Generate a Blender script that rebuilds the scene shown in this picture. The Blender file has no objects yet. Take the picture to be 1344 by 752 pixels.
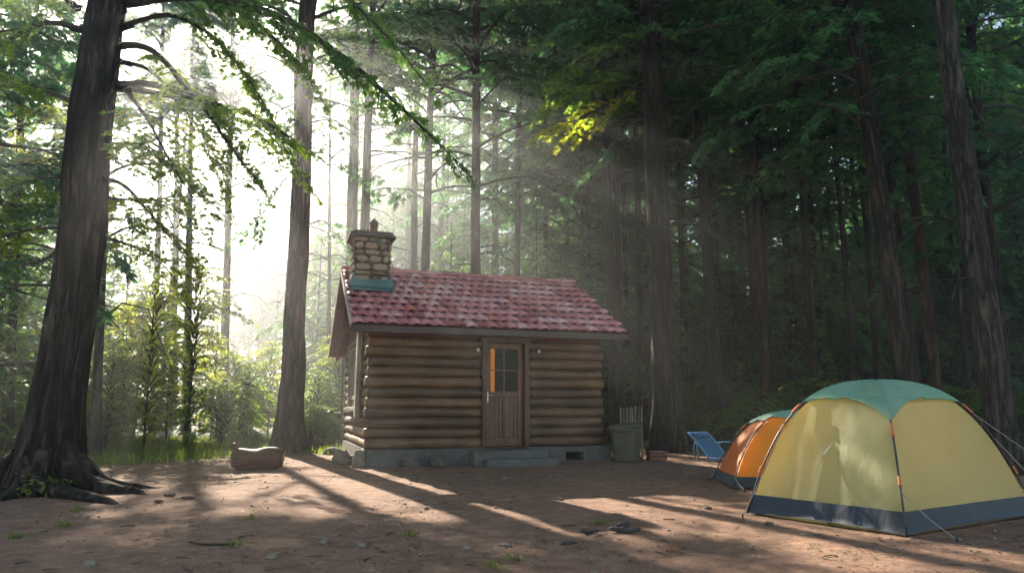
import bpy, math, random
import numpy as np
from mathutils import Vector, noise

R = math.radians
# ------------------------------------------------------------------ camera, sky, sun
scene = bpy.context.scene
COL = scene.collection
CAMH, PITCH, F = 1.05, R(9.8), 919.0
SUN_AZ, SUN_EL = R(26.7), R(28.5)      # azimuth left of straight ahead
cam_d = bpy.data.cameras.new('camera'); cam = bpy.data.objects.new('camera', cam_d); COL.objects.link(cam)
cam.location = (0, 0, CAMH); cam.rotation_euler = (math.pi/2 + PITCH, 0, 0)
cam_d.lens = F/1344*36; cam_d.sensor_width = 36; cam_d.clip_end = 2000; cam_d.clip_start = 0.05
scene.camera = cam
W = bpy.data.worlds.new('World'); scene.world = W; W.use_nodes = True
wn = W.node_tree.nodes; bg = wn['Background']
sky = wn.new('ShaderNodeTexSky'); sky.sky_type = 'NISHITA'; sky.sun_disc = False
sky.sun_elevation = SUN_EL; sky.sun_rotation = -SUN_AZ; sky.altitude = 200
sky.air_density = 1.0; sky.dust_density = 0.35; sky.ozone_density = 1.0
wb = wn.new('ShaderNodeMix'); wb.data_type = 'RGBA'; wb.blend_type = 'MULTIPLY'; wb.inputs[0].default_value = 1.0; wb.inputs[7].default_value = (1.0, 0.93, 0.80, 1)   # white balance
W.node_tree.links.new(sky.outputs[0], wb.inputs[6]); W.node_tree.links.new(wb.outputs[2], bg.inputs[0]); bg.inputs[1].default_value = 0.075
SUNV = Vector((-math.sin(SUN_AZ)*math.cos(SUN_EL), math.cos(SUN_AZ)*math.cos(SUN_EL), math.sin(SUN_EL)))
sd = bpy.data.lights.new('sun', 'SUN'); sd.energy = 5.0; sd.angle = R(0.5); sd.color = (1.0, 0.89, 0.72)
so = bpy.data.objects.new('sun', sd); COL.objects.link(so)
so.rotation_euler = (-SUNV).to_track_quat('-Z', 'Y').to_euler()
scene.view_settings.view_transform = 'Standard'; scene.view_settings.look = 'None'
scene.view_settings.exposure = 2.1; scene.view_settings.gamma = 1
scene.view_settings.use_curve_mapping = False
scene.render.engine = 'CYCLES'
cy = scene.cycles
cy.max_bounces = 4; cy.diffuse_bounces = 2; cy.glossy_bounces = 2; cy.transmission_bounces = 4
cy.transparent_max_bounces = 6; cy.volume_bounces = 0; cy.use_denoising = True
cy.use_adaptive_sampling = True; cy.adaptive_threshold = 0.02
cy.caustics_reflective = False; cy.caustics_refractive = False
try: cy.denoiser = 'OPENIMAGEDENOISE'; cy.denoising_prefilter = 'ACCURATE'
except Exception: pass
HAZE = 0.0044

def at(px, py, Y):
    """point of the place seen at photo pixel px,py lying at distance Y ahead"""
    rx = px-672; ru = 376-py
    dy = F*math.cos(PITCH) - ru*math.sin(PITCH); dz = F*math.sin(PITCH) + ru*math.cos(PITCH)
    t = Y/dy
    return Vector((rx*t, Y, CAMH+dz*t))
def on_ground(px, py):
    rx = px-672; ru = 376-py
    dy = F*math.cos(PITCH) - ru*math.sin(PITCH); dz = F*math.sin(PITCH) + ru*math.cos(PITCH)
    t = -CAMH/dz
    return Vector((rx*t, dy*t, 0))

# ------------------------------------------------------------------ materials
def newmat(name):
    m = bpy.data.materials.new(name); m.use_nodes = True
    return m, m.node_tree.nodes, m.node_tree.links, m.node_tree.nodes['Principled BSDF']
def ramp(n, l, src, stops):
    r = n.new('ShaderNodeValToRGB'); e = r.color_ramp.elements
    while len(e) < len(stops): e.new(0.5)
    for i, (p, c) in enumerate(stops): e[i].position = p; e[i].color = (*c, 1)
    l.new(src, r.inputs[0]); return r.outputs[0]
def coords(n, l, scale=(1,1,1), kind='Object'):
    tc = n.new('ShaderNodeTexCoord'); mp = n.new('ShaderNodeMapping'); mp.inputs['Scale'].default_value = scale
    l.new(tc.outputs[kind], mp.inputs[0]); return mp.outputs[0]
def nz(n, l, vec, scale, detail=6, rough=0.6, dist=0.0):
    t = n.new('ShaderNodeTexNoise'); t.inputs['Scale'].default_value = scale; t.inputs['Detail'].default_value = detail
    t.inputs['Roughness'].default_value = rough; t.inputs['Distortion'].default_value = dist
    if vec is not None: l.new(vec, t.inputs['Vector'])
    return t.outputs[0]
def bump(n, l, b, h, strength, dist, prev=None):
    x = n.new('ShaderNodeBump'); x.inputs['Strength'].default_value = strength; x.inputs['Distance'].default_value = dist
    l.new(h, x.inputs['Height'])
    if prev is not None: l.new(prev, x.inputs['Normal'])
    l.new(x.outputs[0], b.inputs['Normal']); return x.outputs[0]
def mixc(n, l, fac, a, b, mode='MIX'):
    m = n.new('ShaderNodeMix'); m.data_type = 'RGBA'; m.blend_type = mode
    for s, v in ((m.inputs[0], fac), (m.inputs[6], a), (m.inputs[7], b)):
        if hasattr(v, 'is_output'): l.new(v, s)
        elif isinstance(v, (int, float)): s.default_value = v
        else: s.default_value = (*v, 1)
    return m.outputs[2]
def island(n):
    return n.new('ShaderNodeNewGeometry').outputs['Random Per Island']
def objrand(n):
    return n.new('ShaderNodeObjectInfo').outputs['Random']

def simple(name, c1, c2, scale=8, rough=0.7, bs=0.3, bd=0.01, stretch=(1,1,1), metal=0.0, isl=0.0, det=6):
    m, n, l, b = newmat(name)
    v = coords(n, l, stretch)
    t = nz(n, l, v, scale, det)
    c = ramp(n, l, t, [(0.3, c1), (0.7, c2)])
    if isl:
        k = ramp(n, l, island(n), [(0, (1-isl,)*3), (1, (1+isl*0.6,)*3)])
        c = mixc(n, l, 1.0, c, k, 'MULTIPLY')
    l.new(c, b.inputs['Base Color']); b.inputs['Roughness'].default_value = rough; b.inputs['Metallic'].default_value = metal
    if bs: bump(n, l, b, t, bs, bd)
    return m

def bark(name, lo, hi, sc=1.0, moss=None):
    m, n, l, b = newmat(name)
    def ridged(vec, scale, det):
        t = nz(n, l, vec, scale, det, 0.55, 0.5); a = n.new('ShaderNodeMath'); a.operation = 'SUBTRACT'; l.new(t, a.inputs[0]); a.inputs[1].default_value = 0.5
        q = n.new('ShaderNodeMath'); q.operation = 'ABSOLUTE'; l.new(a.outputs[0], q.inputs[0]); w = n.new('ShaderNodeMath'); w.operation = 'MULTIPLY'; l.new(q.outputs[0], w.inputs[0]); w.inputs[1].default_value = 6.0; w.use_clamp = True
        return w.outputs[0]
    e = ridged(coords(n, l, (5*sc, 5*sc, 0.75*sc)), 1.5, 5)
    t1 = nz(n, l, coords(n, l, (9*sc, 9*sc, 2.2*sc)), 3.2, 8, 0.7, 0.4)
    h = mixc(n, l, 0.45, e, t1)
    c = ramp(n, l, h, [(0.22, tuple(x*0.2 for x in lo)), (0.45, lo), (0.78, hi)])
    big = nz(n, l, coords(n, l), 0.9, 4)
    c = mixc(n, l, 1.0, c, ramp(n, l, big, [(0.3, (0.65, 0.72, 0.72)), (0.7, (1.2, 1.08, 0.98))]), 'MULTIPLY')
    l.new(c, b.inputs['Base Color']); b.inputs['Roughness'].default_value = 0.95; b.inputs['Specular IOR Level'].default_value = 0.2
    bump(n, l, b, h, 1.0, 0.05)
    return m
M = {}
M['bark'] = bark('bark_brown', (0.034, 0.026, 0.023), (0.088, 0.068, 0.058))
M['bark_near'] = bark('bark_near', (0.024, 0.019, 0.017), (0.085, 0.066, 0.055), 0.8)
M['bark_red'] = bark('bark_red', (0.05, 0.028, 0.02), (0.14, 0.078, 0.055))
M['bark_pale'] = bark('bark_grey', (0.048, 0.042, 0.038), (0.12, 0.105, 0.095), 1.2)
M['twig'] = simple('twig_bark', (0.026, 0.024, 0.014), (0.05, 0.044, 0.026), 20, 0.9)

def leafmat(name, dark, mid, light, trans, tfac=0.5, rough=0.5):
    m, n, l, b = newmat(name)
    r = island(n)
    c = ramp(n, l, r, [(0.0, dark), (0.55, mid), (1.0, light)])
    o = ramp(n, l, objrand(n), [(0, (0.8, 0.86, 0.9)), (1, (1.15, 1.1, 0.95))])
    c = mixc(n, l, 1.0, c, o, 'MULTIPLY')
    l.new(c, b.inputs['Base Color']); b.inputs['Roughness'].default_value = rough
    tr = n.new('ShaderNodeBsdfTranslucent')
    c2 = mixc(n, l, 1.0, c, trans, 'MULTIPLY'); l.new(c2, tr.inputs['Color'])
    mx = n.new('ShaderNodeMixShader'); mx.inputs[0].default_value = tfac
    l.new(b.outputs[0], mx.inputs[1]); l.new(tr.outputs[0], mx.inputs[2])
    l.new(mx.outputs[0], n['Material Output'].inputs['Surface'])
    return m
M['needle'] = leafmat('needles_dark', (0.034, 0.095, 0.066), (0.052, 0.135, 0.086), (0.085, 0.17, 0.085), (2.6, 2.8, 1.5), 0.5)
M['needle2'] = leafmat('needles_green', (0.045, 0.10, 0.05), (0.07, 0.145, 0.06), (0.11, 0.18, 0.06), (2.8, 2.8, 1.2), 0.55)
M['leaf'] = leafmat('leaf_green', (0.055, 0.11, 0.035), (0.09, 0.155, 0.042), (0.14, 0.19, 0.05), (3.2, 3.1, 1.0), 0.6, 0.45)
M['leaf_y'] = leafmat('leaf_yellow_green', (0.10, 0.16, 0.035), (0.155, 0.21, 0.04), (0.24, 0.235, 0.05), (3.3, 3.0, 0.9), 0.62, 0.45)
M['blade'] = leafmat('grass_blade', (0.05, 0.09, 0.025), (0.09, 0.14, 0.035), (0.17, 0.18, 0.06), (2.8, 2.7, 1.0), 0.5)

# ------------------------------------------------------------------ object helpers
def link(o, parent=None):
    COL.objects.link(o)
    if parent is not None: o.parent = parent
    return o
def tag(o, label=None, cat=None, group=None, kind=None):
    if label: o['label'] = label
    if cat: o['category'] = cat
    if group: o['group'] = group
    if kind: o['kind'] = kind
    return o
def empty(name, loc=(0,0,0), rz=0.0):
    o = bpy.data.objects.new(name, None); o.location = loc; o.rotation_euler = (0, 0, rz); o.empty_display_size = 0.2
    return link(o)
def copy_tree(root, loc, rz=0.0, sc=(1,1,1), rot=None):
    c = root.copy(); COL.objects.link(c); c.location = loc; c.rotation_euler = rot or (0,0,rz); c.scale = sc
    for ch in root.children:
        d = ch.copy(); COL.objects.link(d); d.parent = c
        for g in ch.children:
            e = g.copy(); COL.objects.link(e); e.parent = d
    return c

class MB:
    """collects geometry of ONE part"""
    def __init__(s): s.V = []; s.Q = []; s.T = []; s.n = 0; s.N = []; s.mi = {'Q': [], 'T': [], 'N': []}
    def add(s, V, Q=None, T=None, mi=0, N=None):
        V = np.asarray(V, dtype=np.float32).reshape(-1, 3)
        if Q is not None and len(Q): Q = np.asarray(Q, dtype=np.int32); s.Q.append(Q+s.n); s.mi['Q'].append(np.full(len(Q), mi))
        if T is not None and len(T): T = np.asarray(T, dtype=np.int32); s.T.append(T+s.n); s.mi['T'].append(np.full(len(T), mi))
        if N:
            for f in N: s.N.append([i+s.n for i in f]); s.mi['N'].append(mi)
        s.V.append(V); s.n += len(V)
    def grid(s, P, closed=False, mi=0, flip=False):
        P = np.asarray(P); a, b = P.shape[:2]
        i = np.arange(a-1)[:, None]; j = np.arange(b if closed else b-1)[None, :]
        j2 = (j+1) % b
        q = np.stack([i*b+j+0*i, i*b+j2, (i+1)*b+j2, (i+1)*b+j+0*i], -1).reshape(-1, 4)
        if flip: q = q[:, ::-1]
        s.add(P.reshape(-1, 3), Q=q, mi=mi)
    def tube(s, pts, rad, sides=8, mi=0, cap=True, squash=None):
        pts = np.asarray([tuple(p) for p in pts], dtype=float); k = len(pts)
        rad = np.broadcast_to(np.asarray(rad, dtype=float), (k,))
        d = np.gradient(pts, axis=0); d /= (np.linalg.norm(d, axis=1)[:, None]+1e-9)
        ref = np.array([0, 0, 1.0]) if abs(d[:, 2]).mean() < 0.8 else np.array([1.0, 0, 0])
        u = np.cross(d, ref); u /= (np.linalg.norm(u, axis=1)[:, None]+1e-9); v = np.cross(u, d)
        a = np.arange(sides)/sides*2*np.pi
        ring = pts[:, None, :] + rad[:, None, None]*(np.cos(a)[None, :, None]*u[:, None, :]+np.sin(a)[None, :, None]*v[:, None, :])
        base = s.n
        s.grid(ring, closed=True, mi=mi)
        if cap:
            s.N.append([base+i for i in range(sides)][::-1]); s.mi['N'].append(mi)
            s.N.append([base+(k-1)*sides+i for i in range(sides)]); s.mi['N'].append(mi)
    def box(s, c, size, M3=None, mi=0, bev=0.0):
        c = np.asarray(c, dtype=float); h = np.asarray(size, dtype=float)/2
        if bev <= 0:
            v = np.array([[x, y, z] for x in (-1, 1) for y in (-1, 1) for z in (-1, 1)])*h
            q = [[0,1,3,2],[4,6,7,5],[0,4,5,1],[2,3,7,6],[0,2,6,4],[1,5,7,3]]
        else:
            bev = min(bev, *(h*0.45)); v = []
            for x in (-1, 1):
                for y in (-1, 1):
                    for z in (-1, 1):
                        for ax in range(3):
                            p = np.array([x, y, z])*(h-bev); p[ax] = (x, y, z)[ax]*h[ax]; v.append(p)
            v = np.array(v); ix = lambda x, y, z, ax: ((x*2+y)*2+z)*3+ax
            q = [[ix(0,0,0,0), ix(0,0,1,0), ix(0,1,1,0), ix(0,1,0,0)], [ix(1,0,0,0), ix(1,1,0,0), ix(1,1,1,0), ix(1,0,1,0)],
                 [ix(0,0,0,1), ix(1,0,0,1), ix(1,0,1,1), ix(0,0,1,1)], [ix(0,1,0,1), ix(0,1,1,1), ix(1,1,1,1), ix(1,1,0,1)],
                 [ix(0,0,0,2), ix(0,1,0,2), ix(1,1,0,2), ix(1,0,0,2)], [ix(0,0,1,2), ix(1,0,1,2), ix(1,1,1,2), ix(0,1,1,2)]]
            for a in (0, 1):
                for b_ in (0, 1):
                    q.append([ix(a,b_,0,0), ix(a,b_,1,0), ix(a,b_,1,1), ix(a,b_,0,1)])
                    q.append([ix(a,0,b_,0), ix(a,1,b_,0), ix(a,1,b_,2), ix(a,0,b_,2)])
                    q.append([ix(0,a,b_,1), ix(1,a,b_,1), ix(1,a,b_,2), ix(0,a,b_,2)])
            t = [[ix(x,y,z,0), ix(x,y,z,1), ix(x,y,z,2)] for x in (0,1) for y in (0,1) for z in (0,1)]
            if M3 is not None: v = v @ np.asarray(M3, dtype=float).T
            s.add(v+c, Q=q, T=t, mi=mi); return
        if M3 is not None: v = v @ np.asarray(M3, dtype=float).T
        s.add(v+c, Q=q, mi=mi)
    def build(s, name, mats, parent=None, smooth=False, offset=(0,0,0)):
        V = np.concatenate(s.V) - np.asarray(offset, dtype=np.float32)
        loops, starts, tot, mi = [], [], [], []; ls = 0
        for arr, k, key in ((s.Q, 4, 'Q'), (s.T, 3, 'T')):
            if arr:
                A = np.concatenate(arr); loops.append(A.ravel()); m = len(A)
                starts.append(ls+np.arange(m)*k); tot.append(np.full(m, k)); ls += m*k; mi.append(np.concatenate(s.mi[key]))
        for f in s.N:
            loops.append(np.array(f)); starts.append(np.array([ls])); tot.append(np.array([len(f)])); ls += len(f)
        if s.N: mi.append(np.array(s.mi['N']))
        loops = np.concatenate(loops); starts = np.concatenate(starts); tot = np.concatenate(tot); mi = np.concatenate(mi)
        me = bpy.data.meshes.new(name); me.vertices.add(len(V)); me.vertices.foreach_set('co', V.ravel())
        me.loops.add(len(loops)); me.loops.foreach_set('vertex_index', loops.astype(np.int32))
        me.polygons.add(len(starts)); me.polygons.foreach_set('loop_start', starts.astype(np.int32))
        me.polygons.foreach_set('loop_total', tot.astype(np.int32)); me.polygons.foreach_set('material_index', mi.astype(np.int32))
        me.polygons.foreach_set('use_smooth', np.full(len(starts), smooth))
        for m in (mats if isinstance(mats, (list, tuple)) else [mats]): me.materials.append(m)
        me.update(calc_edges=True); me.validate()
        o = bpy.data.objects.new(name, me); return link(o, parent)

def nrm(a): return a/(np.linalg.norm(a, axis=-1, keepdims=True)+1e-9)
def fbm(x, y, z=0.0, o=4): return noise.fractal(Vector((x, y, z)), 1.0, 2.0, o)

# ------------------------------------------------------------------ ground
def gz(x, y):
    base = 0.05*fbm(x*0.25+3, y*0.25) + 0.016*fbm(x*1.1, y*1.1, 5)
    d = math.hypot(x, y-10)
    if d > 24: base += 0.10*fbm(x*0.08, y*0.08, 2)*(d-24)*0.2
    far = max(0, y-70)
    base += far*(0.03+0.13/(1+math.exp(-(x+25)/18)))
    if d > 150: base = min(base, 40)
    return base*min(1, max(0.25, (d-0)/14)) if d < 14 else base
def gaxis(lo, hi, fine_lo, fine_hi, step, grow=1.12):
    a = list(np.arange(fine_lo, fine_hi+1e-6, step)); s = step
    x = a[-1]
    while x < hi: s *= grow; x += s; a.append(min(x, hi))
    x = a[0]; s = step
    while x > lo: s *= grow; x -= s; a.insert(0, max(x, lo))
    return np.array(a)
xs = gaxis(-400, 400, -9, 9, 0.05); ys = gaxis(-60, 700, 3.0, 16, 0.05)
P = np.zeros((len(ys), len(xs), 3))
rs = np.random.RandomState(5)
for i, y in enumerate(ys):
    for j, x in enumerate(xs):
        z = gz(x, y)
        if abs(x) < 10 and 2 < y < 17:
            z += 0.006*noise.noise(Vector((x*6, y*6, 1)))+0.0035*noise.noise(Vector((x*17, y*17, 1)))
        P[i, j] = (x, y, z)
m, n, l, b = newmat('forest_soil')
v = coords(n, l)
a1 = nz(n, l, v, 0.55, 5, 0.6); a2 = nz(n, l, v, 5, 8, 0.7); a3 = nz(n, l, v, 55, 6, 0.75); a4 = nz(n, l, v, 2.0, 6, 0.7, 1.0)
c = ramp(n, l, a2, [(0.30, (0.15, 0.074, 0.048)), (0.50, (0.28, 0.155, 0.096)), (0.72, (0.41, 0.25, 0.16))])
c = mixc(n, l, 1.0, c, ramp(n, l, a3, [(0.3, (0.55, 0.52, 0.5)), (0.55, (1, 1, 1)), (0.75, (1.35, 1.3, 1.25))]), 'MULTIPLY')
c = mixc(n, l, 1.0, c, ramp(n, l, a1, [(0.3, (0.72, 0.68, 0.68)), (0.7, (1.15, 1.12, 1.1))]), 'MULTIPLY')
mossy = ramp(n, l, a4, [(0.60, (0, 0, 0)), (0.70, (0.4, 0.4, 0.4))])
c = mixc(n, l, mossy, c, (0.10, 0.115, 0.05))
# away from the trodden clearing the floor is dark litter and moss
sx = n.new('ShaderNodeSeparateXYZ'); tc = n.new('ShaderNodeTexCoord'); l.new(tc.outputs['Object'], sx.inputs[0])
dist = n.new('ShaderNodeVectorMath'); dist.operation = 'DISTANCE'; l.new(tc.outputs['Object'], dist.inputs[0]); dist.inputs[1].default_value = (1, 4, 0)
ad = n.new('ShaderNodeMath'); ad.operation = 'MULTIPLY_ADD'; l.new(a1, ad.inputs[0]); ad.inputs[1].default_value = 5; l.new(dist.outputs['Value'], ad.inputs[2])
mr = n.new('ShaderNodeMapRange'); mr.inputs[1].default_value = 15.0; mr.inputs[2].default_value = 18.5; l.new(ad.outputs[0], mr.inputs[0])
c = mixc(n, l, mr.outputs[0], c, ramp(n, l, a2, [(0.3, (0.035, 0.035, 0.02)), (0.6, (0.06, 0.075, 0.03)), (0.8, (0.10, 0.085, 0.05))]))
l.new(c, b.inputs['Base Color']); b.inputs['Roughness'].default_value = 0.95
p1 = bump(n, l, b, a3, 0.7, 0.02); bump(n, l, b, a2, 0.6, 0.05, p1)
g = MB(); g.grid(P); go = g.build('ground', m, smooth=True); tag(go, kind='structure')
M['soil'] = m

# ------------------------------------------------------------------ foliage builders
# Foliage is cut away along the sun's path to shape lit ground and beams.
def canopy_keep(P, rnd):
    t = P[:, 2]/SUNV.z; gx = P[:, 0]-SUNV.x*t; gy = P[:, 1]-SUNV.y*t
    c1 = gx*math.cos(SUN_AZ)+gy*math.sin(SUN_AZ); c2 = (gy*math.cos(SUN_AZ)-gx*math.sin(SUN_AZ))*math.sin(SUN_EL)
    nn = np.array([noise.noise(Vector((a*0.95, b*0.95, 3.3)))+0.5*noise.noise(Vector((a*2.4, b*2.4, 8.3))) for a, b in zip(c1, c2)])
    ye = np.interp(gx, [-1.2, 1.0, 3.0], [7.3, 5.9, 5.3])
    lit = (gy > ye+0.8*nn) & ~((gx > 1.5+nn) & (gy > 8.9+nn*0.8) & (gy < 17))
    lit &= nn < 0.33
    lit |= (gx > -2.2) & (gx < 1.2) & (gy > 7.0) & (gy < 12.5) & (nn < 0.55)
    lit |= (gx > 5.6+nn) & (gx < 9.2) & (gy > 2.4) & (gy < 5.8) & (nn < 0.30)
    n3 = np.array([noise.noise(Vector((a*0.8, b*0.8, 21.7)))+0.35*noise.noise(Vector((a*2.0, b*2.0, 2.3))) for a, b in zip(c1, c2)])
    lit |= (gx > 2.2+0.4*nn) & (gx < 5.8) & (gy > 9.2+0.4*nn) & (gy < 12.5)
    lit |= (c2 < 2.0) & (c2 > -4) & (n3 > 0.58)
    lit |= (gy > 12.5) & (nn < 0.55)
    lit |= (gx-3.25)**2+(gy-5.75)**2 < 0.5
    for q1, q2, qr in ((.75, .1, .15), (-.3, .25, .15), (1.15, -.38, .14), (2.0, 0.02, .23), (3.3, .62, .38), (4.9, 1.37, .5), (1.3, .52, .20), (2.1, 1.4, .28),
                       (.35, 1.0, .2), (2.2, -.62, .17), (4.0, -.36, .26), (-1.4, 1.0, .26), (6.6, 2.25, .5), (8.6, 3.2, .6), (5.8, .35, .34), (7.7, .95, .42), (3.0, -.2, .2), (4.4, .12, .24)):
        lit |= (c1-q1)**2+(c2-q2)**2 < (qr+0.13)**2
    return ~lit | (rnd < 0.01)
class Tree:
    """gathers twigs and leaf anchors, then builds a trunk and a crown mesh"""
    def __init__(s, seed): s.rng = random.Random(seed); s.nr = np.random.RandomState(seed); s.wood = MB(); s.tw = MB(); s.LP = []; s.LD = []; s.LS = []; s.off = None
    def leaves(s, p, d, size):
        s.LP.append(p); s.LD.append(d); s.LS.append(size)
    def bough(s, pts, r0, sec=0.9, dens=1.0, leaf=0.14, start=0.25, drop=0.25, wood=False, plane=None, twn=6, fill=1.0, step=None):
        rng = s.rng; pts = [Vector(p) for p in pts]
        if s.off is not None:
            mq = np.array([[q.x*s.sc+s.off[0], q.y*s.sc+s.off[1], q.z*s.sc+s.off[2]] for q in (pts[1], pts[2], pts[3])])
            if canopy_keep(mq, np.ones(3)).sum() == 0 and rng.random() < 0.85: return
        # smooth the polyline
        P = []
        for i in range(len(pts)-1):
            p0 = pts[max(i-1, 0)]; p1 = pts[i]; p2 = pts[i+1]; p3 = pts[min(i+2, len(pts)-1)]
            for k in range(4):
                t = k/4
                P.append(0.5*((2*p1)+(p2-p0)*t+(2*p0-5*p1+4*p2-p3)*t*t+(3*p1-p0-3*p2+p3)*t**3))
        P.append(pts[-1])
        k = len(P); rr = [max(0.004, r0*(1-0.9*i/(k-1))) for i in range(k)]
        (s.wood if wood else s.tw).tube(P, rr, 7 if r0 > 0.05 else 5)
        L = sum((P[i+1]-P[i]).length for i in range(k-1)); acc = 0.0; nxt = L*start; side = rng.choice((-1, 1))
        st = step or 0.22
        for i in range(k-1):
            seg = P[i+1]-P[i]; sl = seg.length; d = seg.normalized()
            hs = d.cross(Vector((0, 0, 1)));
            if hs.length < 0.2: hs = Vector((1, 0, 0)) if plane is None else Vector(plane)
            hs.normalize()
            while acc+sl > nxt:
                q = P[i] + d*(nxt-acc); f = nxt/L; nxt += st*rng.uniform(0.6, 1.4); side = -side
                if rng.random() > fill: continue
                ln = sec*(0.35+0.65*math.sin(math.pi*min(1, (f-start)/(1-start)*0.75+0.22)))*rng.uniform(0.6, 1.15)
                dd = (d*rng.uniform(0.5, 1.0)+hs*side*rng.uniform(0.6, 1.2)+Vector((0, 0, rng.uniform(-drop, drop*0.5)))).normalized()
                s.twig(q, dd, ln, leaf, dens, drop, twn, r0*0.18)
            acc += sl
        s.twig(P[-1], (P[-1]-P[-2]).normalized(), sec*0.6, leaf, dens, drop, twn, r0*0.15)
    def twig(s, p, d, ln, leaf, dens, drop, twn, r):
        rng = s.rng; ns = 4
        if s.off is not None:
            mp = (p+d*ln*0.5)*s.sc; mp = np.array([[mp.x+s.off[0], mp.y+s.off[1], mp.z+s.off[2]]])
            if not canopy_keep(mp, np.array([1.0]))[0]: return
        pts = [p.copy()]
        q = p.copy(); dd = d.copy()
        for i in range(ns):
            q = q + dd*(ln/ns); pts.append(q.copy())
            dd = (dd+Vector((rng.uniform(-.15, .15), rng.uniform(-.15, .15), -drop*0.35+rng.uniform(-.12, .1)))).normalized()
        s.tw.tube(pts, [max(0.003, r*(1-0.8*i/ns)) for i in range(ns+1)], 3, cap=False)
        cnt = max(2, int(ln/leaf*twn*dens)); nr = s.nr
        PT = np.array([tuple(x) for x in pts]); t = nr.uniform(0.12, 1.0, cnt)*ns; i0 = np.minimum(t.astype(int), ns-1); f = (t-i0)[:, None]
        pos = PT[i0]*(1-f)+PT[i0+1]*f; dr = nrm(PT[i0+1]-PT[i0])
        sd_ = nrm(np.cross(dr, [0, 0, 1.0])); sg = nr.choice([-1, 1], cnt)[:, None]
        D = nrm(dr*nr.uniform(0.3, 1.0, (cnt, 1))+sd_*sg*nr.uniform(0.2, 1.0, (cnt, 1))+np.array([0, 0, 1])*nr.uniform(-0.45, 0.2, (cnt, 1)))
        off = sd_*sg*nr.uniform(0, 0.55, (cnt, 1))*leaf*1.2
        s.leaves(pos+off, D, leaf*nr.uniform(0.6, 1.25, cnt))
    def leafmesh(s, kind, mb):
        if not s.LP: return
        P = np.concatenate(s.LP); D = np.concatenate(s.LD); S = np.concatenate(s.LS)[:, None]; nr = s.nr
        if s.off is not None:
            kp = canopy_keep(P*s.sc+np.array(s.off), nr.uniform(0, 1, len(P))); P = P[kp]; D = D[kp]; S = S[kp]
        n_ = len(P)
        if n_ == 0: return
        up = nrm(np.array([0, 0, 1.0])+nr.uniform(-0.55, 0.55, (n_, 3)))
        side = nrm(np.cross(D, up)); up = np.cross(side, D)
        def diamond(D_, side_, len_, wid, fold):
            a = P; b_ = P+D_*len_*0.45+side_*wid+up*fold; c_ = P+D_*len_; d_ = P+D_*len_*0.45-side_*wid+up*fold
            return np.stack([a, b_, c_, d_], 1).reshape(-1, 3)
        q = np.arange(n_*4).reshape(-1, 4)
        if kind == 'needle':
            mb.add(diamond(D, side, S, S*0.13, S*0.0), Q=q, mi=1)
            D2 = nrm(D*0.8+side*0.6); s2 = nrm(np.cross(D2, up))
            mb.add(diamond(D2, s2, S*0.75, S*0.10, S*0), Q=q, mi=1)
            D2 = nrm(D*0.8-side*0.6); s2 = nrm(np.cross(D2, up))
            mb.add(diamond(D2, s2, S*0.75, S*0.10, S*0), Q=q, mi=1)
        elif kind == 'maple':
            # five-pointed leaf, one ngon-free fan of quads sharing the base
            pts = []
            for a_, ln_ in ((-1.25, .55), (-.95, .35), (-.6, .85), (-.3, .45), (0, 1.0), (.3, .45), (.6, .85), (.95, .35), (1.25, .55)):
                pts.append(P+(D*math.cos(a_)+side*math.sin(a_))*S*ln_-up*S*0.12*abs(a_))
            Vv = np.stack([P]+pts, 1).reshape(-1, 3); base = np.arange(n_)[:, None]*10
            Q = np.concatenate([base+np.array([[0, 1+2*k, 2+2*k, 3+2*k]]) for k in range(4)])
            mb.add(Vv, Q=Q, mi=1)
        else:
            mb.add(diamond(D, side, S, S*0.3, S*0.07), Q=q, mi=1)

def trunk_mesh(mb, base, top, r, H, sides=20, rings=40, flare=0.5, lobes=5, seed=0, taper=0.55, furrow=0.03, fl_h=0.9, mi=0):
    base = Vector(base); ax = (Vector(top)-base); rng = random.Random(seed); ph = rng.uniform(0, 6.28)
    zz = np.concatenate([np.linspace(0, 0.12, rings//3, endpoint=False), np.linspace(0.12, 1, rings-rings//3)])
    P = np.zeros((len(zz), sides, 3))
    for i, f in enumerate(zz):
        c = base+ax*f; h = f*H
        rad = r*(1-(1-taper)*f)
        fl = math.exp(-h/(fl_h*0.45))
        wob = Vector((noise.noise(Vector((h*0.25, seed, 1))), noise.noise(Vector((h*0.25, seed, 9))), 0))*r*0.35*min(1, h/2)
        for j in range(sides):
            a = j/sides*2*math.pi
            lob = 0.55+0.45*math.cos(lobes*a+ph+0.8*math.sin(a*2+ph))
            k = 1+flare*fl*(0.35+1.1*lob)
            ca, sa = math.cos(a), math.sin(a)
            if furrow: k += furrow*(abs(noise.noise(Vector((ca*6+seed, sa*6, h*0.7))))*2-0.5)*2+furrow*0.8*noise.noise(Vector((ca*17, sa*17+seed, h*1.6)))
            P[i, j] = (c.x+wob.x+ca*rad*k, c.y+wob.y+sa*rad*k, c.z+h*0-0.0 - (0.08 if i == 0 else 0))
    mb.grid(P, closed=True, mi=mi)
    return P

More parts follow.
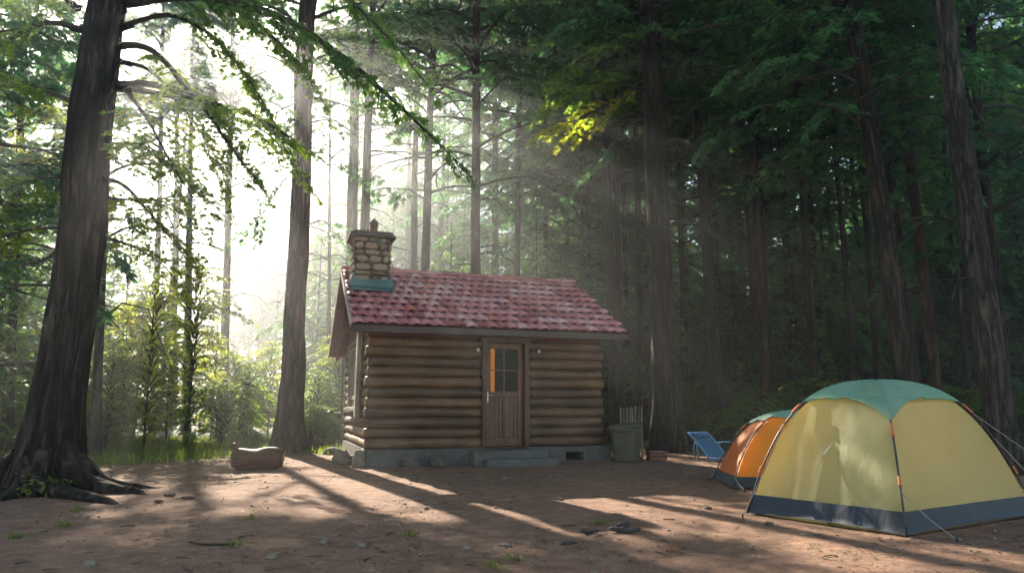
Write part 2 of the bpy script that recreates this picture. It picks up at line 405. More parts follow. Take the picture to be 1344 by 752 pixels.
# generic crowns, built once as meshes at a trunk of unit position (origin), heights in metres
def crown(seed, z0, z1, lmax, n_b, kind, mat, leaf=0.2, up=0.15, drop=0.35, sec=0.9, dens=1.0, shape='cone', twn=5, fill=0.9, step=0.3, name='crown', off=None, sc=1.0):
    t = Tree(seed); rng = t.rng; t.off = off; t.sc = sc
    for i in range(n_b):
        f = (i+rng.random()*0.9)/n_b; z = z0+(z1-z0)*f
        if shape == 'cone': L = lmax*(1-f)**0.7*rng.uniform(0.55, 1.1)+0.3
        elif shape == 'pine': L = lmax*math.sin(math.pi*(0.18+0.78*f))**0.8*rng.uniform(0.5, 1.1)+0.3
        else: L = lmax*math.sin(math.pi*(0.12+0.8*f))*rng.uniform(0.6, 1.1)
        a = i*2.399+rng.uniform(-0.6, 0.6); d = Vector((math.cos(a), math.sin(a), 0))
        u = up+rng.uniform(-0.12, 0.12)+0.35*f
        pts = [Vector((0, 0, z)), Vector((0, 0, z))+d*L*0.3+Vector((0, 0, L*0.3*u*1.6)), Vector((0, 0, z))+d*L*0.68+Vector((0, 0, L*0.68*u*0.7))+Vector((rng.uniform(-.1, .1), rng.uniform(-.1, .1), 0))*L,
               Vector((0, 0, z))+d*L+Vector((0, 0, L*(u*0.4-drop*0.5)))]
        t.bough(pts, 0.012+0.014*L, sec=min(sec, L*0.5), dens=dens, leaf=leaf, start=0.22, drop=drop, twn=twn, fill=fill, step=step)
    t.tw.V and None
    mb = t.tw; t.leafmesh(kind, mb)
    o = mb.build(name, [M['twig'], M[mat]])
    COL.objects.unlink(o); me = o.data; bpy.data.objects.remove(o)
    return me
CR = {}
SPEC = {
 'pineA': dict(z0=7.5, z1=23, lmax=4.2, n_b=66, kind='needle', mat='needle', leaf=0.26, shape='pine', step=0.32, sec=1.15, twn=8),
 'pineB': dict(z0=9.5, z1=25, lmax=3.8, n_b=58, kind='needle', mat='needle2', leaf=0.26, shape='pine', step=0.32, sec=1.05, twn=8),
 'pineC': dict(z0=4.5, z1=20, lmax=3.6, n_b=66, kind='needle', mat='needle', leaf=0.24, shape='pine', step=0.30, sec=1.0, drop=0.5, twn=8),
 'spruceA': dict(z0=2.0, z1=15, lmax=3.4, n_b=80, kind='needle', mat='needle', leaf=0.23, shape='cone', step=0.30, drop=0.55, up=0.0, twn=9),
 'spruceB': dict(z0=0.8, z1=9, lmax=2.6, n_b=60, kind='needle', mat='needle2', leaf=0.17, shape='cone', step=0.24, drop=0.5, up=0.02, twn=8),
 'thin': dict(z0=8, z1=22, lmax=2.8, n_b=36, kind='needle', mat='needle2', leaf=0.22, shape='pine', step=0.32, sec=0.9, twn=7),
 'sap': dict(z0=0.3, z1=3.6, lmax=1.3, n_b=46, kind='leaf', mat='leaf', leaf=0.09, shape='round', up=0.5, drop=0.2, sec=0.5, step=0.10, twn=8),
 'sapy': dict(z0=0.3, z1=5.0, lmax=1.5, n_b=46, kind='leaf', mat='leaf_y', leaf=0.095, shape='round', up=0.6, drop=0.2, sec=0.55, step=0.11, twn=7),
 'decid': dict(z0=2.0, z1=11, lmax=3.0, n_b=36, kind='leaf', mat='leaf_y', leaf=0.13, shape='round', up=0.4, drop=0.3, sec=0.95, step=0.24, twn=5),
 'bush': dict(z0=0.05, z1=1.3, lmax=1.15, n_b=46, kind='leaf', mat='leaf', leaf=0.08, shape='round', up=0.9, drop=0.25, sec=0.4, step=0.09, twn=5),
}
for i_, (k_, v_) in enumerate(SPEC.items()): CR[k_] = crown(11+i_, **v_)

def tree(name, label, cat, group, p0, p1, diam, H, cr, crs=1.0, bk='bark', rz=None, seed=0, sides=16, rings=26, flare=0.45, dead=0, deadz=(2, 9), crown_dz=0.0, fur=0.03, uniq=False):
    """p0,p1: two points on the trunk axis; the tree stands where the axis meets the ground"""
    p0 = Vector(p0); p1 = Vector(p1); d = (p1-p0); d /= d.z
    b0 = p0-d*p0.z; b0.z = gz(b0.x, b0.y)-0.03
    r = empty(name, b0); tag(r, label, cat, group)
    top = d*H
    mb = MB(); trunk_mesh(mb, (0, 0, 0), top, diam/2, H, sides, rings, flare, seed=seed, furrow=fur, taper=0.3)
    rng = random.Random(seed+77)
    for i in range(dead):
        z = rng.uniform(*deadz); a = rng.choice((rng.uniform(-0.7, 0.7), rng.uniform(2.4, 3.9))); L = rng.uniform(0.9, 2.8)
        o = d*z; dr = Vector((math.cos(a), math.sin(a)*0.8, 0)); s = rng.uniform(0.1, 0.4)
        pts = [o, o+dr*L*0.3+Vector((0, 0, s*L*0.5)), o+dr*L*0.65+Vector((0, 0, s*L*0.25)), o+dr*L+Vector((0, 0, -rng.uniform(0.1, 0.5)*L))]
        P = [pts[0].lerp(pts[1], .5), *pts[1:]]; P = [pts[0]]+P
        mb.tube(P, [0.028, 0.024, 0.02, 0.013, 0.004], 5)
        for k in range(rng.randint(1, 4)):
            q = pts[1].lerp(pts[3], rng.random()); e = q+Vector((dr.x*rng.uniform(0, .5), rng.uniform(-.5, .5), rng.uniform(-.6, .15)))*rng.uniform(.4, 1.0)
            mb.tube([q, q.lerp(e, .5)+Vector((0, 0, .06)), e], [0.010, 0.007, 0.003], 4)
    mb.build('trunk', M[bk], r, smooth=True)
    if cr:
        sh = d*12
        me = crown(seed+500, off=(b0.x+sh.x, b0.y+sh.y, b0.z), sc=crs, **SPEC[cr]) if uniq else CR[cr]
        c = bpy.data.objects.new('crown', me); link(c, r); c.scale = (crs, crs, crs)
        if uniq: rz = 0.0
        zc = 12; sh = d*zc; c.location = (sh.x, sh.y, crown_dz); c.rotation_euler = (0, 0, rz if rz is not None else rng.uniform(0, 6.28))
    return r

# ------------------------------------------------------------------ near tree A (left)
def near_tree(name, label, p0, p1, diam, H, seed, bk, boughs, roots=(), crown_mesh=None, flare=0.8, sides=72, rings=150, leafkind='maple', leafmat_='leaf', cdz=0.0):
    p0 = Vector(p0); p1 = Vector(p1); d = (p1-p0); d /= d.z
    b0 = p0-d*p0.z; b0.z = gz(b0.x, b0.y)-0.02
    r = empty(name, b0); tag(r, label, 'tree')
    mb = MB(); trunk_mesh(mb, (0, 0, 0), d*H, diam/2, H, sides, rings, flare, lobes=7, seed=seed, furrow=0.085, taper=0.45, fl_h=1.3)
    for pts, rr in roots:
        pv = [Vector(p) for p in pts]; PP = []; RR = []
        for i in range(len(pv)-1):
            p0_, p1_, p2_, p3_ = pv[max(i-1, 0)], pv[i], pv[i+1], pv[min(i+2, len(pv)-1)]
            for q in range(6):
                t = q/6; PP.append(0.5*((2*p1_)+(p2_-p0_)*t+(2*p0_-5*p1_+4*p2_-p3_)*t*t+(3*p1_-p0_-3*p2_+p3_)*t**3)); RR.append(rr[i]*(1-t)+rr[i+1]*t)
        G = []
        for i, (c_, r_) in enumerate(zip(PP, RR)):
            dd = (PP[min(i+1, len(PP)-1)]-PP[max(i-1, 0)]).normalized(); sd_ = dd.cross(Vector((0, 0, 1))).normalized(); up_ = sd_.cross(dd)
            ring = []
            for j in range(18):
                a = j/18*2*math.pi; k_ = 1+0.28*noise.noise(Vector((math.cos(a)*1.6+c_.x*2, math.sin(a)*1.6+c_.y*2, i*0.13)))+0.16*noise.noise(Vector((math.cos(a)*5, math.sin(a)*5, i*0.3+c_.x)))
                ring.append(c_+sd_*math.cos(a)*r_*k_+up_*math.sin(a)*r_*k_*0.85)
            G.append([tuple(v_) for v_ in ring])
        mb.grid(np.array(G), closed=True)
    crownb = MB()
    allk = {}
    for (kind, mat, pts, r0, kw) in boughs:
        t = allk.setdefault((kind, mat), Tree(seed+len(allk)*3))
        pts = [Vector(p)-b0 for p in pts]
        t.bough(pts, r0, **kw)
        mb.tube([pts[0].lerp(pts[1], -0.05), pts[0].lerp(pts[1], 0.35)], [r0*1.35, r0*0.95], 8)
    mb.build('trunk', M[bk], r, smooth=True)
    mats = [M['twig']]
    for (kind, mat), t in allk.items():
        t.leafmesh(kind, t.tw)
        t.tw.build('bough' if False else 'crown', [M['twig'], M[mat]], r)
    if crown_mesh:
        sh = d*12; c = bpy.data.objects.new('crown', crown(seed+900, off=(b0.x+sh.x, b0.y+sh.y, b0.z), **SPEC[crown_mesh])); link(c, r); c.location = (sh.x, sh.y, cdz)
    return r
YA = 9.2
A0 = at(94, 376, YA); A1 = at(145, 0, YA)
K1 = dict(sec=0.8, leaf=0.075, dens=0.85, drop=0.3, twn=4, step=0.075, start=0.25, fill=0.92)
K2 = dict(sec=0.62, leaf=0.11, dens=0.9, drop=0.5, twn=6, step=0.10, start=0.15, fill=0.9)
bo = [
 ('maple', 'leaf', [at(150, 60, YA), at(190, 62, 9.0), at(220, 85, 8.8), at(255, 125, 8.6), at(330, 150, 8.3), at(395, 190, 8.1)], 0.055, K1),
 ('maple', 'leaf', [at(150, 112, YA), at(205, 112, 9.1), at(260, 135, 9.0), at(300, 190, 8.9), at(335, 235, 8.8)], 0.06, K1),
 ('maple', 'leaf', [at(150, 115, YA), at(215, 125, 9.4), at(290, 150, 9.7), at(350, 175, 10), at(400, 235, 10.2)], 0.05, K1),
 ('maple', 'leaf', [at(165, 118, YA), at(195, 160, 8.6), at(225, 215, 8.3), at(260, 270, 8.1)], 0.03, K1),
 ('maple', 'leaf_y', [at(135, 235, YA), at(165, 245, 9.2), at(205, 290, 9.2), at(245, 340, 9.1)], 0.035, dict(K1, fill=1.0, dens=0.8)),
 ('maple', 'leaf_y', [at(130, 260, YA), at(165, 262, 10), at(215, 265, 10.6), at(260, 300, 11)], 0.03, dict(K1, dens=0.8)),
 ('needle', 'needle2', [at(160, 4, YA), at(260, -4, 8.6), at(360, 20, 8.1), at(450, 75, 7.8), at(530, 145, 7.6), at(600, 212, 7.5)], 0.07, K2),
 ('needle', 'needle2', [at(160, -20, YA), at(270, -60, 8.2), at(400, -40, 7.6), at(490, 30, 7.3), at(560, 110, 7.2)], 0.05, dict(K2, sec=0.5, dens=.7)),
 ('maple', 'leaf', [at(160, -10, YA), at(230, -30, 9.3), at(310, 10, 9.2), at(380, 70, 9.1), at(420, 130, 9.0)], 0.05, K1),
 ('maple', 'leaf', [at(110, 40, YA), at(60, 30, 8.8), at(0, 60, 8.5), at(-60, 110, 8.2)], 0.05, dict(K1, dens=0.8)),
 ('maple', 'leaf', [at(110, 140, YA), at(60, 120, 9.6), at(0, 100, 10), at(-50, 120, 10)], 0.045, dict(K1, dens=0.8)),
 ('needle', 'needle', [at(80, 330, YA+.2), at(45, 345, 9.8), at(0, 350, 10.2), at(-50, 380, 10.4)], 0.03, dict(K2, sec=0.7)),
 ('maple', 'leaf', [at(90, 230, YA+.2), at(45, 235, 9.8), at(0, 250, 10.2), at(-50, 260, 10.4)], 0.03, K1),
]
bo += [
 ('maple', 'leaf', [at(150, 40, YA), at(220, 20, 9.3), at(280, 50, 9.4), at(330, 110, 9.5), at(365, 170, 9.5)], 0.045, K1),
 ('maple', 'leaf_y', [at(155, 80, YA), at(200, 95, 10), at(240, 140, 10.5), at(285, 210, 10.8), at(300, 260, 10.9)], 0.035, K1),
 ('maple', 'leaf', [at(130, 190, YA), at(180, 190, 8.8), at(215, 215, 8.5), at(235, 250, 8.4)], 0.025, K1),
 ('maple', 'leaf_y', [at(120, 310, YA), at(165, 320, 9.8), at(210, 345, 10.2), at(245, 385, 10.4)], 0.028, K1),
 ('maple', 'leaf', [at(100, 10, YA), at(60, -20, 9.6), at(10, -10, 10), at(-50, 20, 10.2)], 0.04, K1),
 ('maple', 'leaf_y', [at(95, 300, YA), at(50, 300, 9.2), at(5, 310, 9.3), at(-40, 330, 9.3)], 0.028, K1),
]
baseA = A0-(A1-A0)*(A0.z/(A1.z-A0.z)); baseA.z = 0
def rootpts(px, py, dz=0.0):
    q = on_ground(px, py)-baseA; q.z = dz; return q
rt = [([(0.0, -0.3, 0.4), (0.05, -0.55, 0.12), (0.1, -0.85, 0.03), (0.2, -1.2, -.05)], [0.15, 0.10, 0.06, 0.02]), ([(0.3, 0.05, 0.4), (0.7, 0.15, 0.1), (1.1, 0.3, 0.02), (1.5, 0.35, -.05)], [0.15, 0.10, 0.06, 0.02]),
      ([(0.25, -0.15, 0.55), (0.50, -0.22, 0.22), rootpts(150, 648, 0.06), rootpts(175, 648, 0.04), rootpts(203, 652, -0.05)], [0.18, 0.13, 0.09, 0.06, 0.02]),
      ([(0.15, -0.3, 0.5), (0.3, -0.5, 0.15), rootpts(140, 660, 0.02), rootpts(152, 663, -0.06)], [0.15, 0.11, 0.07, 0.03]),
      ([(-0.2, -0.2, 0.45), (-0.45, -0.32, 0.16), rootpts(6, 655, 0.0), rootpts(-15, 660, -0.08)], [0.16, 0.13, 0.07, 0.03])]
near_tree('old_tree', 'massive dark trunk with spreading buttress roots and long drooping boughs over the clearing', A0, A1, 0.58, 22, 3, 'bark_near', bo, rt, 'pineB')

# tree J right of the cabin
YJ = 17.3
J0 = at(868, 376, YJ); J1 = at(851, 0, YJ)
KJ = dict(sec=1.3, leaf=0.14, dens=0.9, drop=0.35, twn=5, step=0.16, start=0.25, fill=0.95)
bj = [('maple', 'leaf', [at(852, 120, YJ), at(800, 108, 16.6), at(760, 115, 16), at(722, 140, 15.6)], 0.05, KJ),
      ('maple', 'leaf', [at(850, 60, YJ), at(800, 62, 16.5), at(760, 80, 15.8), at(730, 110, 15.4)], 0.05, KJ),
      ('maple', 'leaf_y', [at(850, 100, YJ), at(810, 130, 17), at(770, 150, 17), at(720, 172, 17)], 0.05, KJ),  # yellower leaves put sunlight into this bough's colour
      ('needle', 'needle', [at(850, 20, YJ), at(800, 15, 16.5), at(750, 30, 16), at(720, 48, 15.8)], 0.05, dict(KJ, leaf=0.2)),
      ('needle', 'needle', [at(852, 60, YJ), at(910, 40, 16), at(970, 30, 15), at(1040, 22, 14)], 0.05, dict(KJ, leaf=0.17, sec=0.9)),
      ('needle', 'needle2', [at(852, 10, YJ), at(930, -10, 15.5), at(1000, 0, 14.5), at(1040, 30, 14)], 0.05, dict(KJ, leaf=0.17, sec=0.9)),
      ('needle', 'needle', [at(855, 100, YJ), at(880, 95, 17.6), at(940, 115, 18), at(990, 120, 18)], 0.045, dict(KJ, leaf=0.2)),
      ('needle', 'needle', [at(858, 185, YJ), at(890, 183, 17.2), at(925, 205, 17), at(985, 235, 17)], 0.035, dict(KJ, leaf=0.12, fill=0.1)),
      ('needle', 'needle', [at(858, 160, YJ), at(830, 160, 17), at(800, 195, 16.8), at(770, 230, 16.6)], 0.035, dict(KJ, leaf=0.16, fill=0.35)),
      ('needle', 'needle', [at(862, 262, YJ), at(900, 270, 17.2), at(930, 290, 17), at(950, 320, 17)], 0.03, dict(KJ, leaf=0.12, fill=0.08))]
near_tree('tall_pine', 'thick straight dark trunk with flared base standing just right of the cabin', J0, J1, 0.62, 26, 8, 'bark', bj, [], 'pineB', 0.75, 48, 90)

# tree B centre left, between log seat and cabin
YB = 17.4
near_tree('tall_pine', 'thick reddish-based trunk standing between the log seat and the cabin', at(389, 376, YB), at(405, 0, YB), 0.55, 26, 21, 'bark_red',
  [('maple', 'leaf', [at(404, 60, YB), at(440, 50, 17), at(480, 70, 17), at(510, 110, 17)], 0.03, dict(KJ, fill=0.5)),
   ('needle', 'needle2', [at(400, 130, YB), at(360, 150, 16.6), at(330, 180, 16.2), at(300, 200, 16)], 0.03, dict(KJ, fill=0.5)),
   ('needle', 'needle', [at(400, 210, YB), at(370, 240, 17), at(345, 280, 16.8), at(320, 300, 16.8)], 0.025, dict(KJ, fill=0.4)),
   ('needle', 'needle', [at(397, 215, YB), at(420, 200, 17), at(450, 215, 17), at(475, 240, 17)], 0.025, dict(KJ, fill=0.15)),
   ('needle', 'needle', [at(397, 300, YB), at(420, 290, 17), at(436, 300, 17), at(450, 320, 17)], 0.02, dict(KJ, fill=0.1))],
  [], 'thin', 0.8, 48, 90)

# ------------------------------------------------------------------ identified trunks, and two added to screen the sun
T = [ # px1,py1,px2,py2,Y,wpx,H,crown,scale,bark,dead,label
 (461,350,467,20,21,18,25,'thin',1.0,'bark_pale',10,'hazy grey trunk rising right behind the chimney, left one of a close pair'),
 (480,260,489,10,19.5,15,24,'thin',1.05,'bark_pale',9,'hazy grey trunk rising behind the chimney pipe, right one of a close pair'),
 (557,360,571,0,22,14,25,'pineA',0.95,'bark',6,'slightly leaning trunk crossed by sunbeams above the left third of the tiled roof'),
 (625,360,625,0,20,16,25,'pineA',1.0,'bark',6,'straight dark trunk striped by sunbeams above the middle of the tiled roof'),
 (679,360,681,100,25,10,26,'pineB',1.0,'bark',5,'slim trunk above the roof ridge, first right of the straight middle one'),
 (717,360,716,170,28,9,24,'pineB',1.0,'bark',3,'slim trunk above the roof right of the ridge middle, faint in sunbeams'),
 (745,360,744,170,30,7,24,'pineA',1.0,'bark',2,'very thin trunk above the right end of the ridge, left of two'),
 (760,360,758,170,32,6,25,'pineB',1.0,'bark',2,'very thin trunk above the right end of the ridge, right of two'),
 (805,450,800,330,22,18,22,'pineB',1.0,'bark',3,'broad dark trunk in the shade just past the right roof corner'),
 (823,450,820,330,26,8,22,'pineB',1.0,'bark',2,'thin dark trunk behind the green bin'),
 (842,450,838,300,24,11,22,'pineB',1.0,'bark',2,'mid-thick dark trunk between the bin and the thick pine'),
 (898,450,892,250,27,10,22,'pineA',0.9,'bark',3,'dim trunk directly right of the thick pine by the cabin'),
 (943,550,918,180,20,17,23,'pineB',1.0,'bark',7,'leaning dark trunk behind the blue lounge chair'),
 (1002,470,982,90,22,15,24,'pineA',1.0,'bark_red',6,'dark trunk with warm edge rising above the orange tent'),
 (985,300,966,50,25,13,25,'pineB',1.0,'bark',5,'dark trunk close behind and left of the warm-edged one above the orange tent'),
 (1095,370,1071,30,28,7,24,'thin',1.1,'bark',4,'very slim trunk against the bright sky gap above the big tent'),
 (1035,370,1028,175,32,6,24,'thin',1.1,'bark',3,'thread-thin trunk in the green gap above the orange tent'),
 (1188,500,1118,0,14.5,27,24,'pineA',0.9,'bark',10,'thick nearly black leaning trunk rising behind the green tent peak'),
 (1177,300,1141,0,19,14,24,'pineB',1.0,'bark',4,'dark trunk half hidden behind the thick one over the green tent'),
 (1206,310,1176,60,17,16,24,'pineB',0.95,'bark_red',4,'brownish trunk with lit edge right of the thick one over the green tent'),
 (1312,560,1237,0,11.5,35,22,'pineB',0.95,'bark_pale',4,'thick rough grey-brown leaning trunk at the right behind the green tent'),
 (1301,320,1268,0,16,16,22,'pineC',1.0,'bark',4,'dark slimmer trunk just right of the rough grey-brown one'),
 (18,376,32,50,16,12,22,'spruceA',1.0,'bark',6,'dark slim trunk at the left edge beyond the massive old tree'),
 (124,600,137,300,15,13,9.5,'decid',0.8,'bark',2,'young broadleaf trunk close behind the massive old tree'),
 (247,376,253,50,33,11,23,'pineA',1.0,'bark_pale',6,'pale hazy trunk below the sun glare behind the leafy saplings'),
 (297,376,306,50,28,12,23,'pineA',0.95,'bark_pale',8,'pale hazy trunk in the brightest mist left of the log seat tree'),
 (205,420,214,60,29,10,23,'pineB',0.95,'bark_pale',4,'added pale trunk screening the sun glare, beside the massive old tree in the mist'),  # added tree, its crown placed to screen the sun glare
 (228,430,236,60,41,12,24,'pineA',1.05,'bark_pale',2,'added faint trunk far in the mist, screening the sun glare above it'),  # another added pine to cut the glare around the sun
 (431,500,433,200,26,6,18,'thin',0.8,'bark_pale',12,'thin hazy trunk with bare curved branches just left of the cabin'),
 (-40,430,-25,100,12,14,20,'spruceA',1.0,'bark',4,'dark trunk beyond the left edge'),
]
for i, (a,b_,c_,d_,Y,w,H,cr,cs,bk,dead,lab) in enumerate(T):
    tree('pine_tree' if cr != 'decid' else 'broadleaf_tree', lab, 'tree', None, at(a,b_,Y), at(c_,d_,Y), w*Y/919*1.0, H, cr, cs, bk, seed=100+i, dead=dead,
         deadz=(2.5, 12), sides=36 if w > 24 else 18, rings=80 if w > 24 else 30, fur=0.05 if w > 24 else 0.03, uniq=(-60 < a < 690 and Y < 50))

# ------------------------------------------------------------------ forest fill: copies of a few prototypes
def proto(name, cat, label, group, H, diam, cr, crs, bk, seed, dead=3, tr=True):
    r = empty(name, (0, 0, -50)); tag(r, label, cat, group)
    if tr:
        mb = MB(); trunk_mesh(mb, (0,0,0), (0.2,0.1,H), diam/2, H, 10, 16, 0.4, seed=seed, taper=0.25, furrow=0.02)
        rng = random.Random(seed)
        for i in range(dead):
            z = rng.uniform(1.5, 8); a = rng.uniform(0, 6.28); L = rng.uniform(0.6, 1.8); o = Vector((0,0,z)); dr = Vector((math.cos(a), math.sin(a), 0))
            mb.tube([o, o+dr*L*.5+Vector((0,0,.2)), o+dr*L-Vector((0,0,.3))], [0.02,0.014,0.004], 4)
        mb.build('trunk' if cr not in ('bush',) else 'stem', M[bk], r, smooth=True)
    c = bpy.data.objects.new('crown', CR[cr]); link(c, r); c.scale = (crs,)*3
    return r
GR = 'pines standing deep in the forest'
pr = {}
pr['pineA'] = proto('pine_tree', 'tree', '', GR, 24, 0.36, 'pineA', 1.0, 'bark', 1)
pr['pineB'] = proto('pine_tree', 'tree', '', GR, 26, 0.40, 'pineB', 1.0, 'bark', 2)
pr['pineC'] = proto('pine_tree', 'tree', '', GR, 21, 0.30, 'pineC', 1.0, 'bark', 3)
pr['spruceA'] = proto('spruce_tree', 'tree', '', 'spruces with branches near the ground deep in the forest', 15.5, 0.26, 'spruceA', 1.0, 'bark', 4, 0)
pr['spruceB'] = proto('hemlock_sapling', 'tree', '', 'young hemlocks in the understorey', 9.2, 0.13, 'spruceB', 1.0, 'bark', 5, 0)
pr['sap'] = proto('sapling', 'sapling', '', 'leafy saplings around the clearing', 3.5, 0.05, 'sap', 1.0, 'twig', 6, 0)
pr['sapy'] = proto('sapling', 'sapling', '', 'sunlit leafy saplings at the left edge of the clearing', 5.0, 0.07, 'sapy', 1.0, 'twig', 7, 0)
pr['bush'] = proto('bush', 'bush', '', 'low bushes around the clearing', 1.0, 0.04, 'bush', 1.0, 'twig', 8, 0)
used = set()
def place(kind, x, y, s, label, group=None, rng=random):
    z = gz(x, y)-0.03
    rz = rng.uniform(0, 6.28); sc = (s*rng.uniform(.9, 1.1),)*2+(s,)
    p = pr[kind]
    if kind not in used:
        used.add(kind); o = p; o.location = (x, y, z); o.rotation_euler = (0, 0, rz); o.scale = sc
    else: o = copy_tree(p, (x, y, z), rz, sc)
    o['label'] = label
    if group: o['group'] = group
    return o
rng = random.Random(42)
pts = []
def free(x, y, dmin):
    for (a, b_) in pts:
        if (a-x)**2+(b_-y)**2 < dmin*dmin: return False
    return True
cnt = 0; tries = 0
while cnt < 125 and tries < 4000:
    tries += 1
    y = 25+rng.random()**1.1*60; px = rng.uniform(-150, 1500); x = (px-672)/919*y*1.02
    az = math.degrees(math.atan2(-x, y))
    if 13 < az < 34 and y < 90 and not (y > 60 and az < 16): 
        if rng.random() > (0.10 if y < 52 else 0.45): continue
    if az > 26 and rng.random() < 0.35: continue
    if 1000 < px < 1095 and y < 75: continue
    if px > 780 and rng.random() < 0.25: continue
    if 3 < az <= 13 and rng.random() < 0.3: continue
    if not free(x, y, 2.6 if px > 700 else 3.5): continue
    pts.append((x, y)); cnt += 1
    side = 'right' if px > 800 else ('middle' if px > 480 else 'left')
    lab = {'right': 'dark pine trunk deep in the shaded forest beyond the tents', 'middle': 'hazy pine deep in the forest beyond the cabin roof', 'left': 'pine in the sunlit misty forest beyond the saplings'}[side]
    grp = {'right': 'pines deep in the shaded forest beyond the tents', 'middle': 'hazy pines deep in the forest beyond the cabin', 'left': 'pines in the sunlit misty forest on the left'}[side]
    if 2 < az < 36 and y < 52:
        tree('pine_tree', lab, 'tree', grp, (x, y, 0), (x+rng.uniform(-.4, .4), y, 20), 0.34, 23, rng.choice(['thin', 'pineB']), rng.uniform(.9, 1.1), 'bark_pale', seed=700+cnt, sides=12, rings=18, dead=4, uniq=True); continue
    place(rng.choice(['pineA', 'pineB', 'pineA', 'pineB', 'pineC', 'spruceA'] if px > 500 else ['pineA', 'pineB', 'pineC']), x, y, rng.uniform(0.8, 1.1), lab, grp, rng)
rng = random.Random(99)
for k in range(18):
    Yk = rng.uniform(20, 31); px = 785+k*31+rng.uniform(-11, 11)
    if abs(px-868) < 28: continue
    tree('pine_tree', 'slender straight dark trunk among many in the deep shade right of the cabin', 'tree', 'slender dark trunks right of the cabin', at(px, 540, Yk), at(px-(px-672)*.07+rng.uniform(-8, 8), 60, Yk), rng.uniform(7, 13)*Yk/919, 24, 'thin' if k % 2 or 990 < px < 1100 else 'pineB', rng.uniform(.95, 1.1), 'bark', seed=900+k, sides=12, rings=20, dead=3, deadz=(3, 10))
# shaded understorey right of the cabin
rng = random.Random(7); pts2 = []; cnt = 0; tries = 0
while cnt < 62 and tries < 3000:
    tries += 1
    y = rng.uniform(26, 40); px = rng.uniform(790, 1500); x = (px-672)/919*y
    if any((a-x)**2+(b_-y)**2 < 1.7 for a, b_ in pts2): continue
    pts2.append((x, y)); cnt += 1
    place(rng.choice(['spruceB', 'spruceB', 'spruceA']), x, y, rng.uniform(0.75, 1.25), 'dark green young hemlock filling the shade behind the tents and lounge chair', 'young hemlocks in the shade behind the tents', rng)
for px, y, s in ((770, 24, .8), (700, 26, .9), (640, 25, .7), (590, 27, .9), (520, 28, .6), (735, 30, 1.0), (660, 33, 1.1), (560, 34, .9)):
    place('spruceB', (px-672)/919*y, y, s, 'young hemlock peeking over the cabin roof from behind', 'young hemlocks behind the cabin', rng)
for px, y, s in ((-60, 14, .7), (-10, 17, .8), (60, 20, .9), (30, 24, 1.0), (110, 26, .9), (160, 28, 1.0), (-30, 28, 1.2)):
    place('spruceB', (px-672)/919*y, y, s, 'young hemlock with sun in its needles beyond the massive old tree', 'young hemlocks beyond the massive old tree', rng)
for k, (px, y, s) in enumerate(((415, 33, .8), (450, 38, 1.0), (490, 34, .8), (530, 40, 1.0), (470, 46, 1.2), (570, 45, 1.1), (610, 42, 1.1), (515, 52, 1.3), (430, 55, 1.2), (380, 60, 1.2), (330, 66, 1.1), (285, 72, 1.1), (230, 70, 1.2), (590, 60, 1.5))):
    place('spruceA' if k % 2 else 'spruceB', (px-672)/919*y, y, s*(0.95 if k % 2 else 1.35), 'pale hazy hemlock in the bright mist behind the chimney', 'hazy hemlocks in the bright mist', rng)
for k, (px, y, s) in enumerate(((400, 62, 1), (455, 58, 1), (505, 66, 1.1), (545, 56, .95), (600, 70, 1.1), (350, 78, 1), (480, 80, 1.15), (300, 85, 1.0), (565, 84, 1.2), (425, 74, 1.1), (640, 60, 1.0), (250, 90, 1))):
    place(('pineA', 'pineC', 'pineB')[k % 3], (px-672)/919*y, y, s, 'tall faint pine far away in the bright mist beyond the chimney', 'faint far pines in the bright mist', rng)
# leafy saplings and bushes on the sunlit left
for k, (px, y, s) in enumerate(((150, 17, .75), (172, 20, .8), (200, 18, .85), (228, 22, .9), (253, 18.5, 1.0), (285, 24, .7), (330, 23, .7), (358, 26, .7), (186, 25, 1.1), (420, 22, .6), (445, 24, .7), (95, 22, .9), (310, 30, .9), (15, 19, .8))):
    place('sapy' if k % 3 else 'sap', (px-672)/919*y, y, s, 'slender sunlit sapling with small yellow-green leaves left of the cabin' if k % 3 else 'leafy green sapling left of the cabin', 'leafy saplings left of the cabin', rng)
for k in range(36):
    px = rng.uniform(-40, 455); y = rng.uniform(16.5, 30)
    if 300 < px < 420 and y < 19: y += 3
    place('bush', (px-672)/919*y, y, rng.uniform(.55, 1.25), 'low leafy bush in the sunlit undergrowth left of the cabin', 'low bushes left of the cabin', rng)
for k in range(34):
    px = rng.uniform(915, 1450); y = rng.uniform(19.5, 27)
    place('bush', (px-672)/919*y, y, rng.uniform(.6, 1.3), 'low dark bush in the shade behind the tents', 'low bushes in the shade on the right', rng)
for px, y, s, lab in ((795, 14.6, .24, 'small light-green bush squeezed between cabin corner and bin'), (985, 18.5, .8, 'leafy bush with sunlit tips behind the lounge chair')):
    place('bush', (px-672)/919*y, y, s, lab, None, rng)
#FILL_END

# ------------------------------------------------------------------ cabin
AL = R(18.5); ca, sa = math.cos(AL), math.sin(AL)
L_, W_ = 4.52, 4.3
cab = empty('log_cabin', (-2.57, 13.0, 0.0), AL); tag(cab, 'small brown log cabin with pink-red tiled roof and fieldstone chimney', 'cabin')

